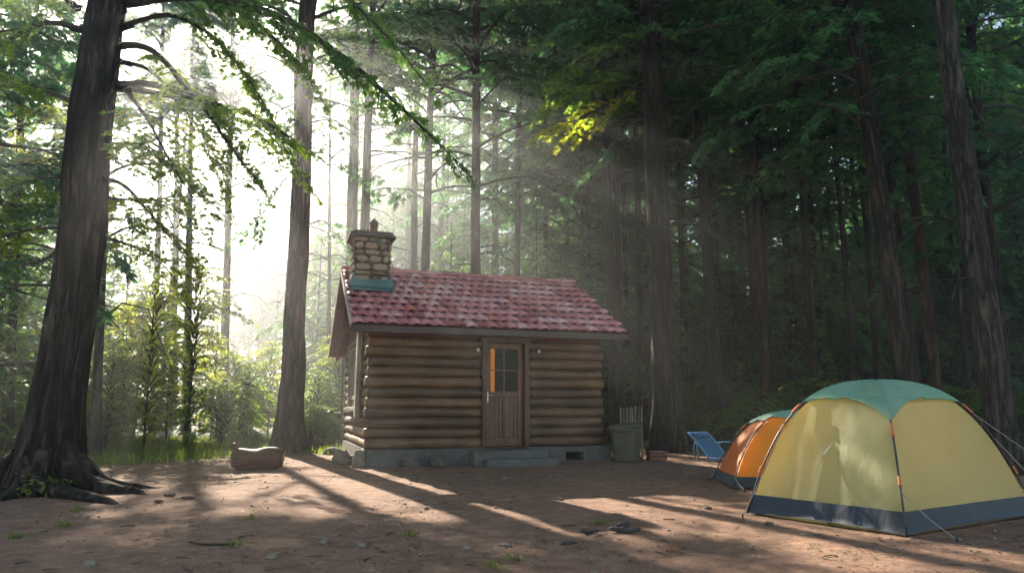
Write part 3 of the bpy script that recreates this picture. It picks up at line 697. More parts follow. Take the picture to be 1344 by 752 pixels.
def woodmat(name, lo, hi, axis=0, isl=0.35, rough=0.6, sc=1.0):
    m, n, l, b = newmat(name)
    st = [9*sc, 9*sc, 9*sc]; st[axis] = 0.55*sc
    v = coords(n, l, st)
    t = nz(n, l, v, 3.0, 8, 0.65, 0.4); t2 = nz(n, l, coords(n, l), 1.6, 4)
    c = ramp(n, l, t, [(0.28, lo), (0.72, hi)])
    k = ramp(n, l, island(n), [(0, (1-isl, 1-isl, 1-isl)), (1, (1+isl, 1+isl*0.9, 1+isl*0.7))]); c = mixc(n, l, 1.0, c, k, 'MULTIPLY')
    c = mixc(n, l, 1.0, c, ramp(n, l, t2, [(0.35, (0.6, 0.58, 0.57)), (0.65, (1.2, 1.18, 1.15))]), 'MULTIPLY')
    s3 = [16*sc, 16*sc, 16*sc]; s3[axis] = 0.35*sc
    ck = nz(n, l, coords(n, l, s3), 2.2, 3, 0.5, 0.2)
    ckc = ramp(n, l, ck, [(0.33, (0.25, 0.22, 0.2)), (0.38, (1, 1, 1))]); c = mixc(n, l, 1.0, c, ckc, 'MULTIPLY')
    l.new(c, b.inputs['Base Color']); b.inputs['Roughness'].default_value = rough
    bump(n, l, b, t, 0.5, 0.012)
    return m
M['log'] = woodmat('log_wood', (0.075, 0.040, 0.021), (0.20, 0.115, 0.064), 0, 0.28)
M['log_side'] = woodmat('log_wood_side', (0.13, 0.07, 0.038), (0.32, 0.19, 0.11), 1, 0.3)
M['log_red'] = woodmat('log_red', (0.12, 0.035, 0.018), (0.25, 0.075, 0.035), 0, 0.1)
M['plank'] = woodmat('plank_wood', (0.055, 0.028, 0.018), (0.125, 0.068, 0.043), 2, 0.25)
M['plank_red'] = woodmat('plank_red', (0.13, 0.034, 0.018), (0.26, 0.075, 0.038), 1, 0.2)
M['fascia'] = woodmat('fascia_wood', (0.045, 0.028, 0.024), (0.09, 0.055, 0.046), 0, 0.1)
M['weathered'] = woodmat('weathered_wood', (0.16, 0.13, 0.10), (0.42, 0.36, 0.29), 2, 0.3, 0.85)
M['chink'] = simple('chinking', (0.05, 0.035, 0.025), (0.09, 0.065, 0.045), 12, 0.95)
M['concrete'] = simple('concrete', (0.09, 0.086, 0.076), (0.165, 0.158, 0.14), 5, 0.9, 0.4, 0.01)
M['concrete_d'] = simple('concrete_dark', (0.072, 0.070, 0.062), (0.135, 0.13, 0.115), 6, 0.9, 0.4, 0.01)

def log(mb, p0, p1, r, seed, sides=14, mi=0):
    p0 = np.array(p0, float); p1 = np.array(p1, float); L = np.linalg.norm(p1-p0); k = max(4, int(L/0.10)); rg = random.Random(seed); r *= rg.uniform(.94, 1.05); tp = rg.uniform(-.05, .05)
    pts = []; rad = []
    for i in range(k+1):
        f = i/k; q = p0+(p1-p0)*f
        q = q+np.array([0, 0, 0.016*noise.noise(Vector((f*L*0.6, seed*1.7, 0)))]); pts.append(q)
        rad.append(r*(1+tp*(f-.5)+0.07*noise.noise(Vector((f*L*0.9, seed, 3)))+(0.05 if rg.random() < .06 else 0)))
    pts = [pts[0]]+pts+[pts[-1]]; rad = [r*0.8]+rad+[r*0.8]; d = (p1-p0)/L
    pts[0] = pts[0]-d*0.012; pts[-1] = pts[-1]+d*0.012
    mb.tube(pts, rad, sides, mi=mi)
PIT = 0.187; Z0 = 0.30+PIT/2
D0, D1 = 2.07, 3.03       # door frame outer edges along the front wall
fr = MB()
for i in range(11):
    z = Z0+i*PIT; r = 0.101
    e = 0.10+0.03*math.sin(i*2.3)
    log(fr, (-e, 0, z), (D0-0.005, 0, z), r, i)
    log(fr, (D1+0.005, 0, z), (L_+e, 0, z), r, i+50)
fr.box((D0/2, 0.055, 0.30+11*PIT/2), (D0-0.02, 0.07, 11*PIT), mi=1)
fr.box(((L_+D1)/2, 0.055, 0.30+11*PIT/2), (L_-D1-0.02, 0.07, 11*PIT), mi=1)
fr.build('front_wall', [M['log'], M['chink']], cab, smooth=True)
tb = MB(); log(tb, (-0.10, -0.01, 0.30+11*PIT+0.07), (L_+0.10, -0.01, 0.30+11*PIT+0.07), 0.085, 99); tb.build('top_beam', M['log_red'], cab, smooth=True)
lw = MB()
WV0, WV1, WZ0, WZ1 = 1.15, 3.1, 1.0, 2.3
for i in range(12):
    z = Z0-PIT*0.5+i*PIT+0.095-0.0
    zz_ = z; e = 0.12+0.03*math.cos(i*1.9)
    if WZ0+0.02 < zz_ < WZ1-0.02:
        log(lw, (0, 0.04, zz_), (0, WV0, zz_), 0.098, i+200); log(lw, (0, WV1, zz_), (0, W_+e, zz_), 0.098, i+230)
    else: log(lw, (0, 0.04, zz_), (0, W_+e, zz_), 0.098, i+200)
lw.box((0.06, W_/2, 0.62), (0.06, W_-0.1, 0.6), mi=1); lw.box((0.06, W_/2, 2.42), (0.06, W_-0.1, 0.26), mi=1)
lw.box((0.06, (WV0+0.05)/2, 1.6), (0.06, WV0-0.05, 1.4), mi=1); lw.box((0.06, (WV1+W_-0.05)/2, 1.6), (0.06, W_-0.05-WV1, 1.4), mi=1)
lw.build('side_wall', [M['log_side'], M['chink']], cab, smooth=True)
rw = MB()
for i in range(12):
    z = Z0-PIT*0.5+i*PIT+0.095
    log(rw, (L_, 0.04, z), (L_, W_+0.1, z), 0.098, i+300)
    log(rw, (-0.1, W_, z), (L_+0.1, W_, z), 0.098, i+330)
rw.box((L_-0.06, W_/2, 1.4), (0.06, W_-0.1, 2.2), mi=1); rw.box((L_/2, W_-0.06, 1.4), (L_-0.1, 0.06, 2.2), mi=1)
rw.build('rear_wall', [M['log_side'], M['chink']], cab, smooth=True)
# roof geometry in the cabin's own frame
OV = 0.5; OS = 0.45; RV = W_/2; RZ = 3.98; FZ = 2.50; BZ = 2.32
ZB = lambda v: (FZ+(RZ-FZ)*(v+OV)/(RV+OV)) if v < RV else RZ+(BZ-RZ)*(v-RV)/(W_+OV-RV)   # deck height along v
ga = MB()
for x in (0.0, L_):
    vs = [(-0.0, 2.50), (0, ZB(0)-0.05), (RV, RZ-0.09), (W_, ZB(W_)-0.05), (W_, 2.50)]
    if ZB(W_)-0.05 < 2.5: vs = [(0, 2.42), (0, ZB(0)-0.05), (RV, RZ-0.09), (W_, ZB(W_)-0.05), (W_, 2.42)]
    base = []
    for dx in (-0.04, 0.04):
        for v_, z_ in vs: base.append((x+dx, v_, z_))
    k = len(vs); ga.add(base, N=[list(range(k))[::-1], list(range(k, 2*k))]+[[i, (i+1) % k, k+(i+1) % k, k+i] for i in range(k)])
for i in range(16):   # upright boards on the left gable
    v0 = 0.12+i*(W_-0.24)/16; v1 = v0+(W_-0.24)/16-0.015; vc = (v0+v1)/2
    zt = ZB(vc)-0.12; ga.box((-0.055, vc, (2.44+zt)/2), (0.03, v1-v0, zt-2.44), bev=0.004)
ga.build('gable', M['plank_red'], cab)
roof = MB()
# deck: two slabs
def slab(mb, v0, z0, v1, z1, th, x0, x1, mi=0, off=0.0):
    d = np.array([0, v1-v0, z1-z0]); d /= np.linalg.norm(d); nn = np.array([0, -d[2], d[1]])
    if nn[2] < 0: nn = -nn
    a = np.array([0, v0, z0])+nn*off; b2 = np.array([0, v1, z1])+nn*off
    V = []
    for x in (x0, x1):
        for p in (a, b2, b2-nn*th, a-nn*th): V.append(p+[x, 0, 0])
    mb.add(V, Q=[[0,1,2,3],[4,7,6,5],[0,4,5,1],[3,2,6,7],[0,3,7,4],[1,5,6,2]], mi=mi)
slab(roof, -OV, FZ, RV, RZ, 0.045, -OS, L_+OS); slab(roof, RV, RZ, W_+OV, BZ, 0.045, -OS, L_+OS)
rf = roof.build('roof', M['plank_red'], cab)
for v0, z0, v1, z1 in ((-OV+.02, FZ, RV-0.02, RZ), (W_+OV-.02, BZ, RV+0.02, RZ)):
    for x in (-0.27, L_+0.27): raf = MB(); slab(raf, v0, z0, v1, z1, 0.09, x-0.03, x+0.03, off=-0.047); raf.build('rafter', M['plank_red'], rf)
for v_ in (0.6, 1.4, 2.15, 2.9, 3.7): raf = MB(); raf.box((-0.14, v_, ZB(v_)-0.17), (0.32, 0.06, 0.06)); raf.build('purlin', M['plank_red'], rf)
M['barge'] = simple('barge_lit_edge', (0.42, 0.27, 0.26), (0.62, 0.46, 0.44), 9, 0.6, 0.2)  # paler than the other boards: light on this edge put into the colour
bg_ = MB(); slab(bg_, -OV-0.02, FZ, RV, RZ, 0.12, -OS-0.035, -OS-0.003, off=0.05); bg_.build('bargeboard', M['barge'], rf)
bg_ = MB(); slab(bg_, RV, RZ, W_+OV+0.02, BZ, 0.14, -OS-0.035, -OS-0.003, off=0.05); bg_.build('bargeboard', M['plank_red'], rf)
bg_ = MB(); slab(bg_, -OV-0.02, FZ, RV, RZ, 0.12, L_+OS+0.003, L_+OS+0.035, off=0.03); slab(bg_, RV, RZ, W_+OV+0.02, BZ, 0.12, L_+OS+0.003, L_+OS+0.035, off=0.03); bg_.build('bargeboard', M['fascia'], rf)
fa = MB(); fa.box((L_/2, -OV-0.022, FZ-0.055), (L_+2*OS+0.07, 0.035, 0.125), bev=0.005); fa.build('fascia', M['fascia'], rf)
so_ = MB(); so_.box((L_/2, -OV/2-0.02, FZ-0.07), (L_+2*OS-0.1, OV-0.06, 0.02)); so_.build('soffit', M['fascia'], rf)
# tiles
m, n, l, b = newmat('roof_tile')
c = ramp(n, l, island(n), [(0, (0.30, 0.08, 0.095)), (0.3, (0.50, 0.17, 0.19)), (0.6, (0.62, 0.27, 0.30)), (0.85, (0.68, 0.42, 0.45)), (1, (0.55, 0.14, 0.11))])
t = nz(n, l, coords(n, l), 14, 6); c = mixc(n, l, 1.0, c, ramp(n, l, t, [(0.35, (0.7, 0.7, 0.72)), (0.7, (1.25, 1.2, 1.2))]), 'MULTIPLY')
l.new(c, b.inputs['Base Color']); l.new(ramp(n, l, t, [(0.3, (0.24,)*3), (0.7, (0.42,)*3)]), b.inputs['Roughness']); bump(n, l, b, t, 0.25, 0.006)
M['tile'] = m
def tiles(mb, v0, z0, v1, z1, seed):
    rg = random.Random(seed)
    O = np.array([-OS, v0, z0]); S = np.array([0, v1-v0, z1-z0]); SL = np.linalg.norm(S); S /= SL; N_ = np.array([0, -S[2], S[1]])
    if N_[2] < 0: N_ = -N_
    rows = 9; pit = SL/rows; width = L_+2*OS; cols = 26; cw = width/cols
    for i in range(rows):
        for j in range(-1, cols+1):
            u0 = j*cw+(cw/2 if i % 2 else 0)
            if u0 < -cw*0.6 or u0+cw > width+cw*0.6: continue
            k = 9; g_ = np.zeros((5, k, 3)); lift = rg.uniform(-.003, .006); sk = rg.uniform(-.006, .006)
            for a in range(k):
                t_ = a/(k-1); u = min(max(u0+t_*cw*1.03, -0.0), width)
                hump = 0.058*math.sin(math.pi*t_)**1.3
                ed = -0.075*math.sin(math.pi*t_)**0.8+0.018
                for bb in range(3):
                    f = bb/2; s_ = i*pit+ed*(1-f)+f*pit*1.18+sk*t_; s_ = min(s_, SL+0.01)
                    h_ = 0.012+(0.06+lift)*(1-f)+hump*(1-0.55*f)
                    g_[bb+1, a] = O+np.array([u, 0, 0])+S*s_+N_*h_
                g_[0, a] = g_[1, a]-N_*0.042+S*0.01
            mb.grid(g_[:4], flip=False)
tl = MB(); tiles(tl, -OV-0.03, FZ, RV, RZ, 1); o = tl.build('roof_tiles', M['tile'], rf, smooth=True)
tl = MB(); tiles(tl, W_+OV+0.03, BZ, RV, RZ, 2); tl.build('roof_tiles', M['tile'], rf, smooth=True)
rc = MB()
for j in range(15):
    x0 = -OS+j*(L_+2*OS)/15; x1 = x0+(L_+2*OS)/15+0.03; a_ = np.linspace(-0.35, math.pi+0.35, 9)
    g_ = np.array([[[x, RV+0.10*math.cos(t_)*s_, RZ+0.045+0.055*math.sin(t_)*s_] for t_ in a_] for x, s_ in ((x0, 0.97), (x1, 1.08), (x1, 0.9))]); rc.grid(g_)
rc.build('ridge_cap', M['tile'], rf, smooth=True)
# chimney
m, n, l, b = newmat('fieldstone')
c = ramp(n, l, island(n), [(0, (0.13, 0.085, 0.055)), (0.25, (0.27, 0.19, 0.12)), (0.5, (0.36, 0.29, 0.2)), (0.75, (0.30, 0.14, 0.07)), (0.88, (0.42, 0.36, 0.27)), (1, (0.18, 0.10, 0.06))])
t = nz(n, l, coords(n, l), 16, 6); c = mixc(n, l, 1.0, c, ramp(n, l, t, [(0.3, (0.7,)*3), (0.7, (1.2,)*3)]), 'MULTIPLY')
l.new(c, b.inputs['Base Color']); b.inputs['Roughness'].default_value = 0.85; bump(n, l, b, t, 0.5, 0.01)
M['stone'] = m
M['mortar'] = simple('mortar', (0.045, 0.03, 0.022), (0.09, 0.06, 0.042), 20, 0.95)
M['teal'] = simple('flashing_metal', (0.03, 0.10, 0.115), (0.05, 0.15, 0.165), 6, 0.5, 0.1, metal=0.3)
M['metal_d'] = simple('rusty_metal', (0.09, 0.06, 0.05), (0.17, 0.12, 0.10), 9, 0.6, 0.2, metal=0.4)
CU, CV = 0.04, 1.30; CW, CD = 0.68, 0.62; ZT = 4.48; ZBt = 3.15
ch = MB(); ch.box((CU, CV, (ZT+ZBt)/2), (CW, CD, ZT-ZBt), mi=1)
rg = random.Random(4)
def stones(face):
    z = 3.2
    while z < ZT-0.05:
        h = rg.choice((0.09, 0.13, 0.17, 0.24))*rg.uniform(.9, 1.1); h = min(h, ZT-0.01-z); w_tot = CW if face in ('f', 'b') else CD; x = -w_tot/2-0.01
        while x < w_tot/2-0.02:
            w = rg.uniform(0.10, 0.38); w = min(w, w_tot/2+0.01-x)
            if w < 0.06: x += w; continue
            cx = x+w/2; cz = z+h/2; k = 12; gg = []
            for ring, (sc_, out) in enumerate(((1.0, 0.0), (0.98, 0.022), (0.85, 0.045), (0.4, 0.055))):
                rr = []
                for q in range(k):
                    a = q/k*2*math.pi; ex = 0.72
                    px_ = math.copysign(abs(math.cos(a))**ex, math.cos(a)); pz_ = math.copysign(abs(math.sin(a))**ex, math.sin(a))
                    jx = 1+0.30*noise.noise(Vector((math.cos(a)*2+x*9, math.sin(a)*2, z*9+ord(face[0]))))
                    lx = cx+px_*(w/2-0.013)*sc_*jx; lz = cz+pz_*(h/2-0.012)*sc_*jx
                    if face == 'f': rr.append((CU+lx, CV-CD/2-out, lz))
                    elif face == 'l': rr.append((CU-CW/2-out, CV+lx, lz))
                    elif face == 'r': rr.append((CU+CW/2+out, CV+lx, lz))
                    else: rr.append((CU+lx, CV+CD/2+out, lz))
                gg.append(rr)
            base = ch.n; ch.grid(np.array(gg), closed=True); ch.N.append([base+3*k+q for q in range(k)]); ch.mi['N'].append(0)
            x += w
        z += h
for f_ in 'flrb': stones(f_)
cho = ch.build('chimney', [M['stone'], M['mortar']], rf, smooth=False)
cp = MB()
def frust(mb, c, s0, s1, z0, z1, mi=0):
    V = [(c[0]+sx*s[0]/2, c[1]+sy*s[1]/2, z) for s, z in ((s0, z0), (s1, z1)) for sx, sy in ((-1,-1), (1,-1), (1,1), (-1,1))]
    mb.add(V, Q=[[3,2,1,0],[4,5,6,7],[0,1,5,4],[1,2,6,5],[2,3,7,6],[3,0,4,7]], mi=mi)
frust(cp, (CU, CV), (CW+0.26, CD+0.26), (CW+0.10, CD+0.10), ZT, ZT+0.10); frust(cp, (CU, CV), (CW+0.12, CD+0.12), (CW+0.08, CD+0.08), ZT+0.102, ZT+0.125)
cp.build('chimney_cap', M['metal_d'], cho)
fl = MB(); a_ = np.arange(20)/20*2*np.pi
prof = [(0.0, ZT+0.12), (0.085, ZT+0.12), (0.08, ZT+0.33), (0.10, ZT+0.335), (0.10, ZT+0.36), (0.075, ZT+0.365)]
fl.grid(np.array([[[CU+0.05+r_*math.cos(t_), CV+r_*math.sin(t_), z_] for t_ in a_] for r_, z_ in prof]), closed=True)
fl.build('flue_pipe', simple('flue_clay', (0.22, 0.14, 0.11), (0.33, 0.22, 0.18), 8, 0.7), cho, smooth=True)
fh = MB(); fh.grid(np.array([[[CU+0.05+r_*math.cos(t_), CV+r_*math.sin(t_), z_] for t_ in a_] for r_, z_ in ((0.0, ZT+0.37), (0.095, ZT+0.37), (0.09, ZT+0.39), (0.03, ZT+0.47), (0.0, ZT+0.475))]), closed=True)
fh.tube([(CU+0.10, CV, ZT+0.42), (CU+0.24, CV-0.1, ZT+0.30), (CU+0.34, CV-0.2, ZT+0.13)], 0.007, 6)
fh.build('flue_cowl', M['metal_d'], cho, smooth=True)
fs = MB(); zf = ZB(CV-CD/2)
fs.box((CU, CV-CD/2-0.075, zf+0.16), (CW+0.16, 0.03, 0.20)); fs.box((CU-CW/2-0.035, CV, ZB(CV)+0.12), (0.03, CD+0.08, 0.22)); fs.box((CU+CW/2+0.035, CV, ZB(CV)+0.12), (0.03, CD+0.08, 0.22))
V = [(CU-CW/2-0.08, CV-CD/2-0.05, zf+0.15), (CU+CW/2+0.08, CV-CD/2-0.05, zf+0.15), (CU+CW/2+0.10, CV-CD/2-0.19, ZB(CV-CD/2-0.19)+0.15), (CU-CW/2-0.10, CV-CD/2-0.19, ZB(CV-CD/2-0.19)+0.15)]
V2 = [(x, y, z-0.02) for x, y, z in V]
fs.add(V+V2, Q=[[0,3,2,1],[4,5,6,7],[0,1,5,4],[1,2,6,5],[2,3,7,6],[3,0,4,7]])
fs.build('flashing', M['teal'], cho)
# foundation, steps, vent
fo = MB()
VU0, VU1 = 3.72, 4.14
fo.box((VU0/2-0.02, -0.03, 0.10), (VU0+0.14, 0.26, 0.40), bev=0.012)
fo.box(((VU1+L_+0.22)/2, -0.03, 0.10), (L_+0.22-VU1, 0.26, 0.40), bev=0.012)
fo.box(((VU0+VU1)/2, -0.03, 0.245), (VU1-VU0-0.004, 0.24, 0.10)); fo.box(((VU0+VU1)/2, -0.03, -0.04), (VU1-VU0-0.004, 0.24, 0.14))
fo.box((0.03, W_/2+0.06, 0.10), (0.26, W_-0.08, 0.395)); fo.box((L_+0.06, W_/2+0.06, 0.10), (0.26, W_-0.08, 0.395)); fo.box((L_/2, W_+0.08, 0.10), (L_-0.2, 0.26, 0.39))
fo.build('foundation', M['concrete_d'], cab)
flr = MB(); flr.box((L_/2, W_/2+0.03, 0.26), (L_-0.3, W_-0.25, 0.05)); flr.build('floor_boards', M['plank'], cab)
st = MB(); st.box((2.54, -0.34, 0.115), (1.45, 0.36, 0.30), bev=0.02); st.build('step', M['concrete'], cab)
st = MB(); st.box((2.66, -0.68, 0.045), (1.38, 0.32, 0.16), bev=0.02); st.build('step', M['concrete'], cab)
# door
dc = (D0+D1)/2; zb = 0.305; zt = 2.30
df = MB(); fw = 0.10
df.box((D0+fw/2, -0.03, (zb+zt)/2), (fw, 0.22, zt-zb), bev=0.008); df.box((D1-fw/2, -0.03, (zb+zt)/2), (fw, 0.22, zt-zb), bev=0.008)
df.box((dc, -0.035, zt+0.052), (D1-D0+0.06, 0.24, 0.10), bev=0.008); df.box((dc, -0.06, zb-0.008), (D1-D0-0.1, 0.26, 0.035), bev=0.005)
df.build('door_frame', M['plank'], cab)
dx0, dx1 = D0+fw+0.006, D1-fw-0.006; dz0, dz1 = zb+0.015, zt-0.006; dy = 0.02
M['door'] = woodmat('door_wood', (0.09, 0.040, 0.023), (0.19, 0.09, 0.052), 2, 0.18, 0.5)
dm = MB(); sw = 0.095; gz0, gz1 = 1.36, dz1-0.11; mid = (dx0+dx1)/2
dm.box((dx0+sw/2, dy, (dz0+dz1)/2), (sw, 0.045, dz1-dz0), bev=0.004); dm.box((dx1-sw/2, dy, (dz0+dz1)/2), (sw, 0.045, dz1-dz0), bev=0.004)
iw = dx1-dx0-2*sw
for z0_, z1_ in ((dz0, dz0+0.16), (gz0-0.11, gz0), (gz1, dz1)): dm.box((mid, dy, (z0_+z1_)/2), (iw-0.002, 0.043, z1_-z0_), bev=0.004)
dm.box((mid, dy, (gz0+gz1)/2), (0.028, 0.040, gz1-gz0-0.002)); 
for sgn in (-1, 1): dm.box((mid+sgn*(iw/4+0.007), dy, (gz0+gz1)/2), (iw/2-0.018, 0.038, 0.028))
dm.box((mid, dy, (dz0+0.16+gz0-0.11)/2), (0.055, 0.042, gz0-0.11-dz0-0.16-0.002))
for k in range(6):
    w6 = (iw-0.055)/6; xx = dx0+sw+w6*(k+0.5)+(0.055 if k > 2 else 0)
    dm.box((xx, dy+0.006, (dz0+0.16+gz0-0.11)/2), (w6-0.006, 0.02, gz0-0.11-dz0-0.16-0.002), bev=0.003)
dr = dm.build('door', M['door'], cab)
m, n, l, b = newmat('pane_glass'); b.inputs['Base Color'].default_value = (0.012, 0.018, 0.018, 1); b.inputs['Roughness'].default_value = 0.06; b.inputs['Alpha'].default_value = 0.5; b.inputs['IOR'].default_value = 1.3; b.inputs['Specular IOR Level'].default_value = 0.2
M['glass'] = m
for sx in (-1, 1):
    for z0_, z1_ in ((gz0, (gz0+gz1)/2-0.014), ((gz0+gz1)/2+0.014, gz1)):
        pg = MB(); pg.box((mid+sx*(iw/4+0.007), dy+0.004, (z0_+z1_)/2), (iw/2-0.02, 0.006, z1_-z0_-0.004)); pg.build('pane', M['glass'], dr)
m, n, l, b = newmat('curtain_glow'); b.inputs['Base Color'].default_value = (0.5, 0.15, 0.03, 1); b.inputs['Emission Color'].default_value = (1.0, 0.34, 0.055, 1); b.inputs['Emission Strength'].default_value = 0.30  # own glow stands in for warm light behind the curtain
cu = MB(); a_ = np.linspace(0, 1, 14)
cu.grid(np.array([[[dx0+sw-0.03+0.14*t_, dy+0.07+0.012*math.sin(t_*22), z_] for t_ in a_] for z_ in np.linspace(gz0-0.02, gz1+0.02, 8)])); cu.build('curtain', m, dr, smooth=True)
hm = MB(); hx = dx0+0.028
hm.box((hx, dy-0.03, 1.25), (0.035, 0.012, 0.20), bev=0.004); hm.tube([(hx, dy-0.03, 1.28), (hx, dy-0.075, 1.28)], 0.010, 8); hm.tube([(hx, dy-0.075, 1.28), (hx+0.02, dy-0.08, 1.28), (hx+0.10, dy-0.08, 1.275)], 0.010, 8)
hm.tube([(hx, dy-0.04, 1.19), (hx, dy-0.05, 1.19)], 0.012, 8)
hm.build('handle', simple('steel', (0.55, 0.55, 0.52), (0.7, 0.7, 0.68), 10, 0.3, 0, metal=0.9), dr, smooth=False)
for x, lit in ((D0-0.12, 0), (D1+0.17, 1)):
    wl = MB(); wl.box((x, -0.10, 2.19), (0.07, 0.03, 0.09), bev=0.006); wl.tube([(x, -0.11, 2.20), (x, -0.17, 2.21), (x+0.01, -0.19, 2.17)], 0.011, 7)
    wo = wl.build('wall_lamp', simple('lamp_metal', (0.04, 0.035, 0.03), (0.08, 0.07, 0.06), 10, 0.4, 0, metal=0.6), cab)
    gb = MB(); t_ = np.linspace(0, math.pi, 7); gb.grid(np.array([[[x+0.01+0.035*math.sin(q)*math.cos(w), -0.19+0.035*math.sin(q)*math.sin(w), 2.14+0.04*math.cos(q)] for w in np.arange(12)/12*2*np.pi] for q in t_]), closed=True)
    gb.build('bulb', simple('bulb_glass', (0.5, 0.48, 0.44), (0.65, 0.62, 0.58), 5, 0.15, 0), wo, smooth=True)
# side window with weathered shutters
wf = MB(); vc = (WV0+WV1)/2
for v_ in (WV0+0.05, WV1-0.05): wf.box((-0.03, v_, (WZ0+WZ1)/2), (0.24, 0.09, WZ1-WZ0), bev=0.01)
wf.box((-0.03, vc, WZ1-0.03), (0.24, WV1-WV0, 0.09), bev=0.01); wf.box((-0.05, vc, WZ0+0.02), (0.30, WV1-WV0+0.06, 0.08), bev=0.01)
wo = wf.build('window', M['weathered'], cab)
sh = MB(); rg = random.Random(9)
for k in range(7):
    v_ = WV0+0.12+k*0.255; sh.box((-0.115-0.006*rg.random(), v_+0.10, (WZ0+WZ1)/2+rg.uniform(-.02, .02)), (0.03, 0.235, WZ1-WZ0-0.1), bev=0.006)
sh.box((-0.14, vc, WZ0+0.25), (0.025, WV1-WV0-0.2, 0.08), bev=0.005); sh.box((-0.14, vc, WZ1-0.25), (0.025, WV1-WV0-0.2, 0.08), bev=0.005)
sh.build('shutter', M['weathered'], wo)
lp = MB(); lp.box((-0.16, 0.92, 1.72), (0.10, 0.26, 1.75), np.array([[1,0,0],[0,math.cos(.04),-math.sin(.04)],[0,math.sin(.04),math.cos(.04)]]), bev=0.03); lp.build('corner_post', M['weathered'], cab)

# ------------------------------------------------------------------ stones
def rock(name, label, cat, loc, size, seed, mat, group=None, rz=0.0):
    mb = MB(); nu, nv = 26, 16; P_ = np.zeros((nv, nu, 3))
    for i in range(nv):
        for j in range(nu):
            th = math.pi*i/(nv-1); ph_ = 2*math.pi*j/nu; v_ = Vector((math.sin(th)*math.cos(ph_), math.sin(th)*math.sin(ph_), math.cos(th)))
            k = 1+0.28*noise.noise(v_*1.3+Vector((seed*3.1, 0, 0)))+0.12*noise.noise(v_*3.5+Vector((seed, 4, 0)))+0.04*noise.noise(v_*9+Vector((seed, 4, 0)))
            P_[i, j] = (v_.x*size[0]/2*k, v_.y*size[1]/2*k, max(-0.35, v_.z*k)*size[2]*0.74+0.26*size[2])
    mb.grid(P_, closed=True, flip=True); o = mb.build(name, mat, smooth=True); o.location = loc; o.rotation_euler = (0, 0, rz); tag(o, label, cat, group); return o
M['rock'] = simple('grey_rock', (0.06, 0.048, 0.04), (0.15, 0.12, 0.10), 12, 0.9, 0.6, 0.01)
M['rock_w'] = simple('pale_rock', (0.16, 0.125, 0.095), (0.30, 0.245, 0.195), 12, 0.9, 0.6, 0.01)
M['rock_r'] = simple('rust_rock', (0.16, 0.065, 0.04), (0.30, 0.13, 0.08), 14, 0.9, 0.6, 0.01)
def cabp(u, v, z=0.0): return Vector((-2.57+ca*u-sa*v, 13.0+sa*u+ca*v, z))
rock('rock', 'brown rounded rock leaning on the foundation, nearer the sunlit corner', 'rock', cabp(0.68, -0.32), (0.34, 0.24, 0.20), 1, M['rock'])
rock('rock', 'grey-brown rounded rock leaning on the foundation, nearer the steps', 'rock', cabp(1.20, -0.34), (0.33, 0.24, 0.19), 2, M['rock'])
rock('rock', 'white squared stone under the sunlit cabin corner', 'rock', cabp(-0.16, 0.05), (0.30, 0.34, 0.32), 3, M['rock_w'])
rock('rock', 'tan stone beside the side wall just behind the white corner stone', 'rock', cabp(-0.42, 0.75), (0.36, 0.34, 0.26), 4, M['rock_w'])
rock('rock', 'pale low stone in the sun left of the cabin side wall', 'rock', on_ground(436, 596), (0.42, 0.3, 0.16), 5, M['rock_w'])
rock('rock', 'small rust-coloured stone beside the short red log', 'rock', on_ground(508, 608), (0.20, 0.16, 0.10), 6, M['rock_r'])
rock('rock', 'tiny rust-coloured stone between the red log and the foundation', 'rock', on_ground(487, 606), (0.17, 0.14, 0.07), 7, M['rock_r'])
# ------------------------------------------------------------------ log seat, short log
def fallen(name, label, cat, p0, p1, r, seed, mats, notch=0.0, parent=None):
    mb = MB(); p0 = Vector(p0); p1 = Vector(p1); L = (p1-p0).length; d = (p1-p0).normalized(); s_ = d.cross(Vector((0,0,1))).normalized(); k = 46; sd_ = 30
    G = np.zeros((k, sd_, 3))
    for i in range(k):
        f = i/(k-1); endr = min(1, 0.70+0.3*math.sin(min(1, min(f, 1-f)/0.16)*math.pi/2))
        for j in range(sd_):
            a = 2*math.pi*j/sd_; rr = r*endr*(1+0.10*noise.noise(Vector((f*L*2.5, math.cos(a)*1.2, math.sin(a)*1.2+seed)))+0.05*noise.noise(Vector((f*L*2, math.cos(a)*7, math.sin(a)*7+seed))))
            y_ = rr*math.cos(a); z_ = rr*math.sin(a)*0.95
            if notch and z_ > 0: z_ *= 1-notch*math.exp(-((f-0.42)/0.2)**2)
            ee = 0.03*noise.noise(Vector((y_*6, z_*6, seed))) if i in (0, k-1) else 0
            G[i, j] = p0+d*(f*L+ee)+s_*y_+Vector((0, 0, z_))
    base = mb.n; mb.grid(G, closed=True, flip=True)
    o = mb.build(name, mats[0], parent, smooth=True)
    ce = MB()
    for i, sg in ((0, 1), (k-1, -1)):
        c_ = G[i].mean(axis=0); rings_ = [G[i]*(1-f)+c_*f-np.array(d)*sg*(0.012*math.sin(f*3)) for f in (0.04, 0.3, 0.6, 0.9)]
        b2 = ce.n; ce.grid(np.array(rings_), closed=True, flip=(sg < 0)); ce.N.append([b2+3*sd_+q for q in range(sd_)]); ce.mi['N'].append(0)
    ce.build('cut_end', mats[1], o)
    tag(o, label, cat); return o
M['seatwood'] = woodmat('seat_wood', (0.05, 0.02, 0.011), (0.17, 0.062, 0.03), 0, 0.05, 0.7)
M['cutwood'] = simple('cut_wood', (0.24, 0.13, 0.07), (0.38, 0.22, 0.13), 14, 0.8)
g0 = on_ground(299, 618); g1 = on_ground(367, 617)
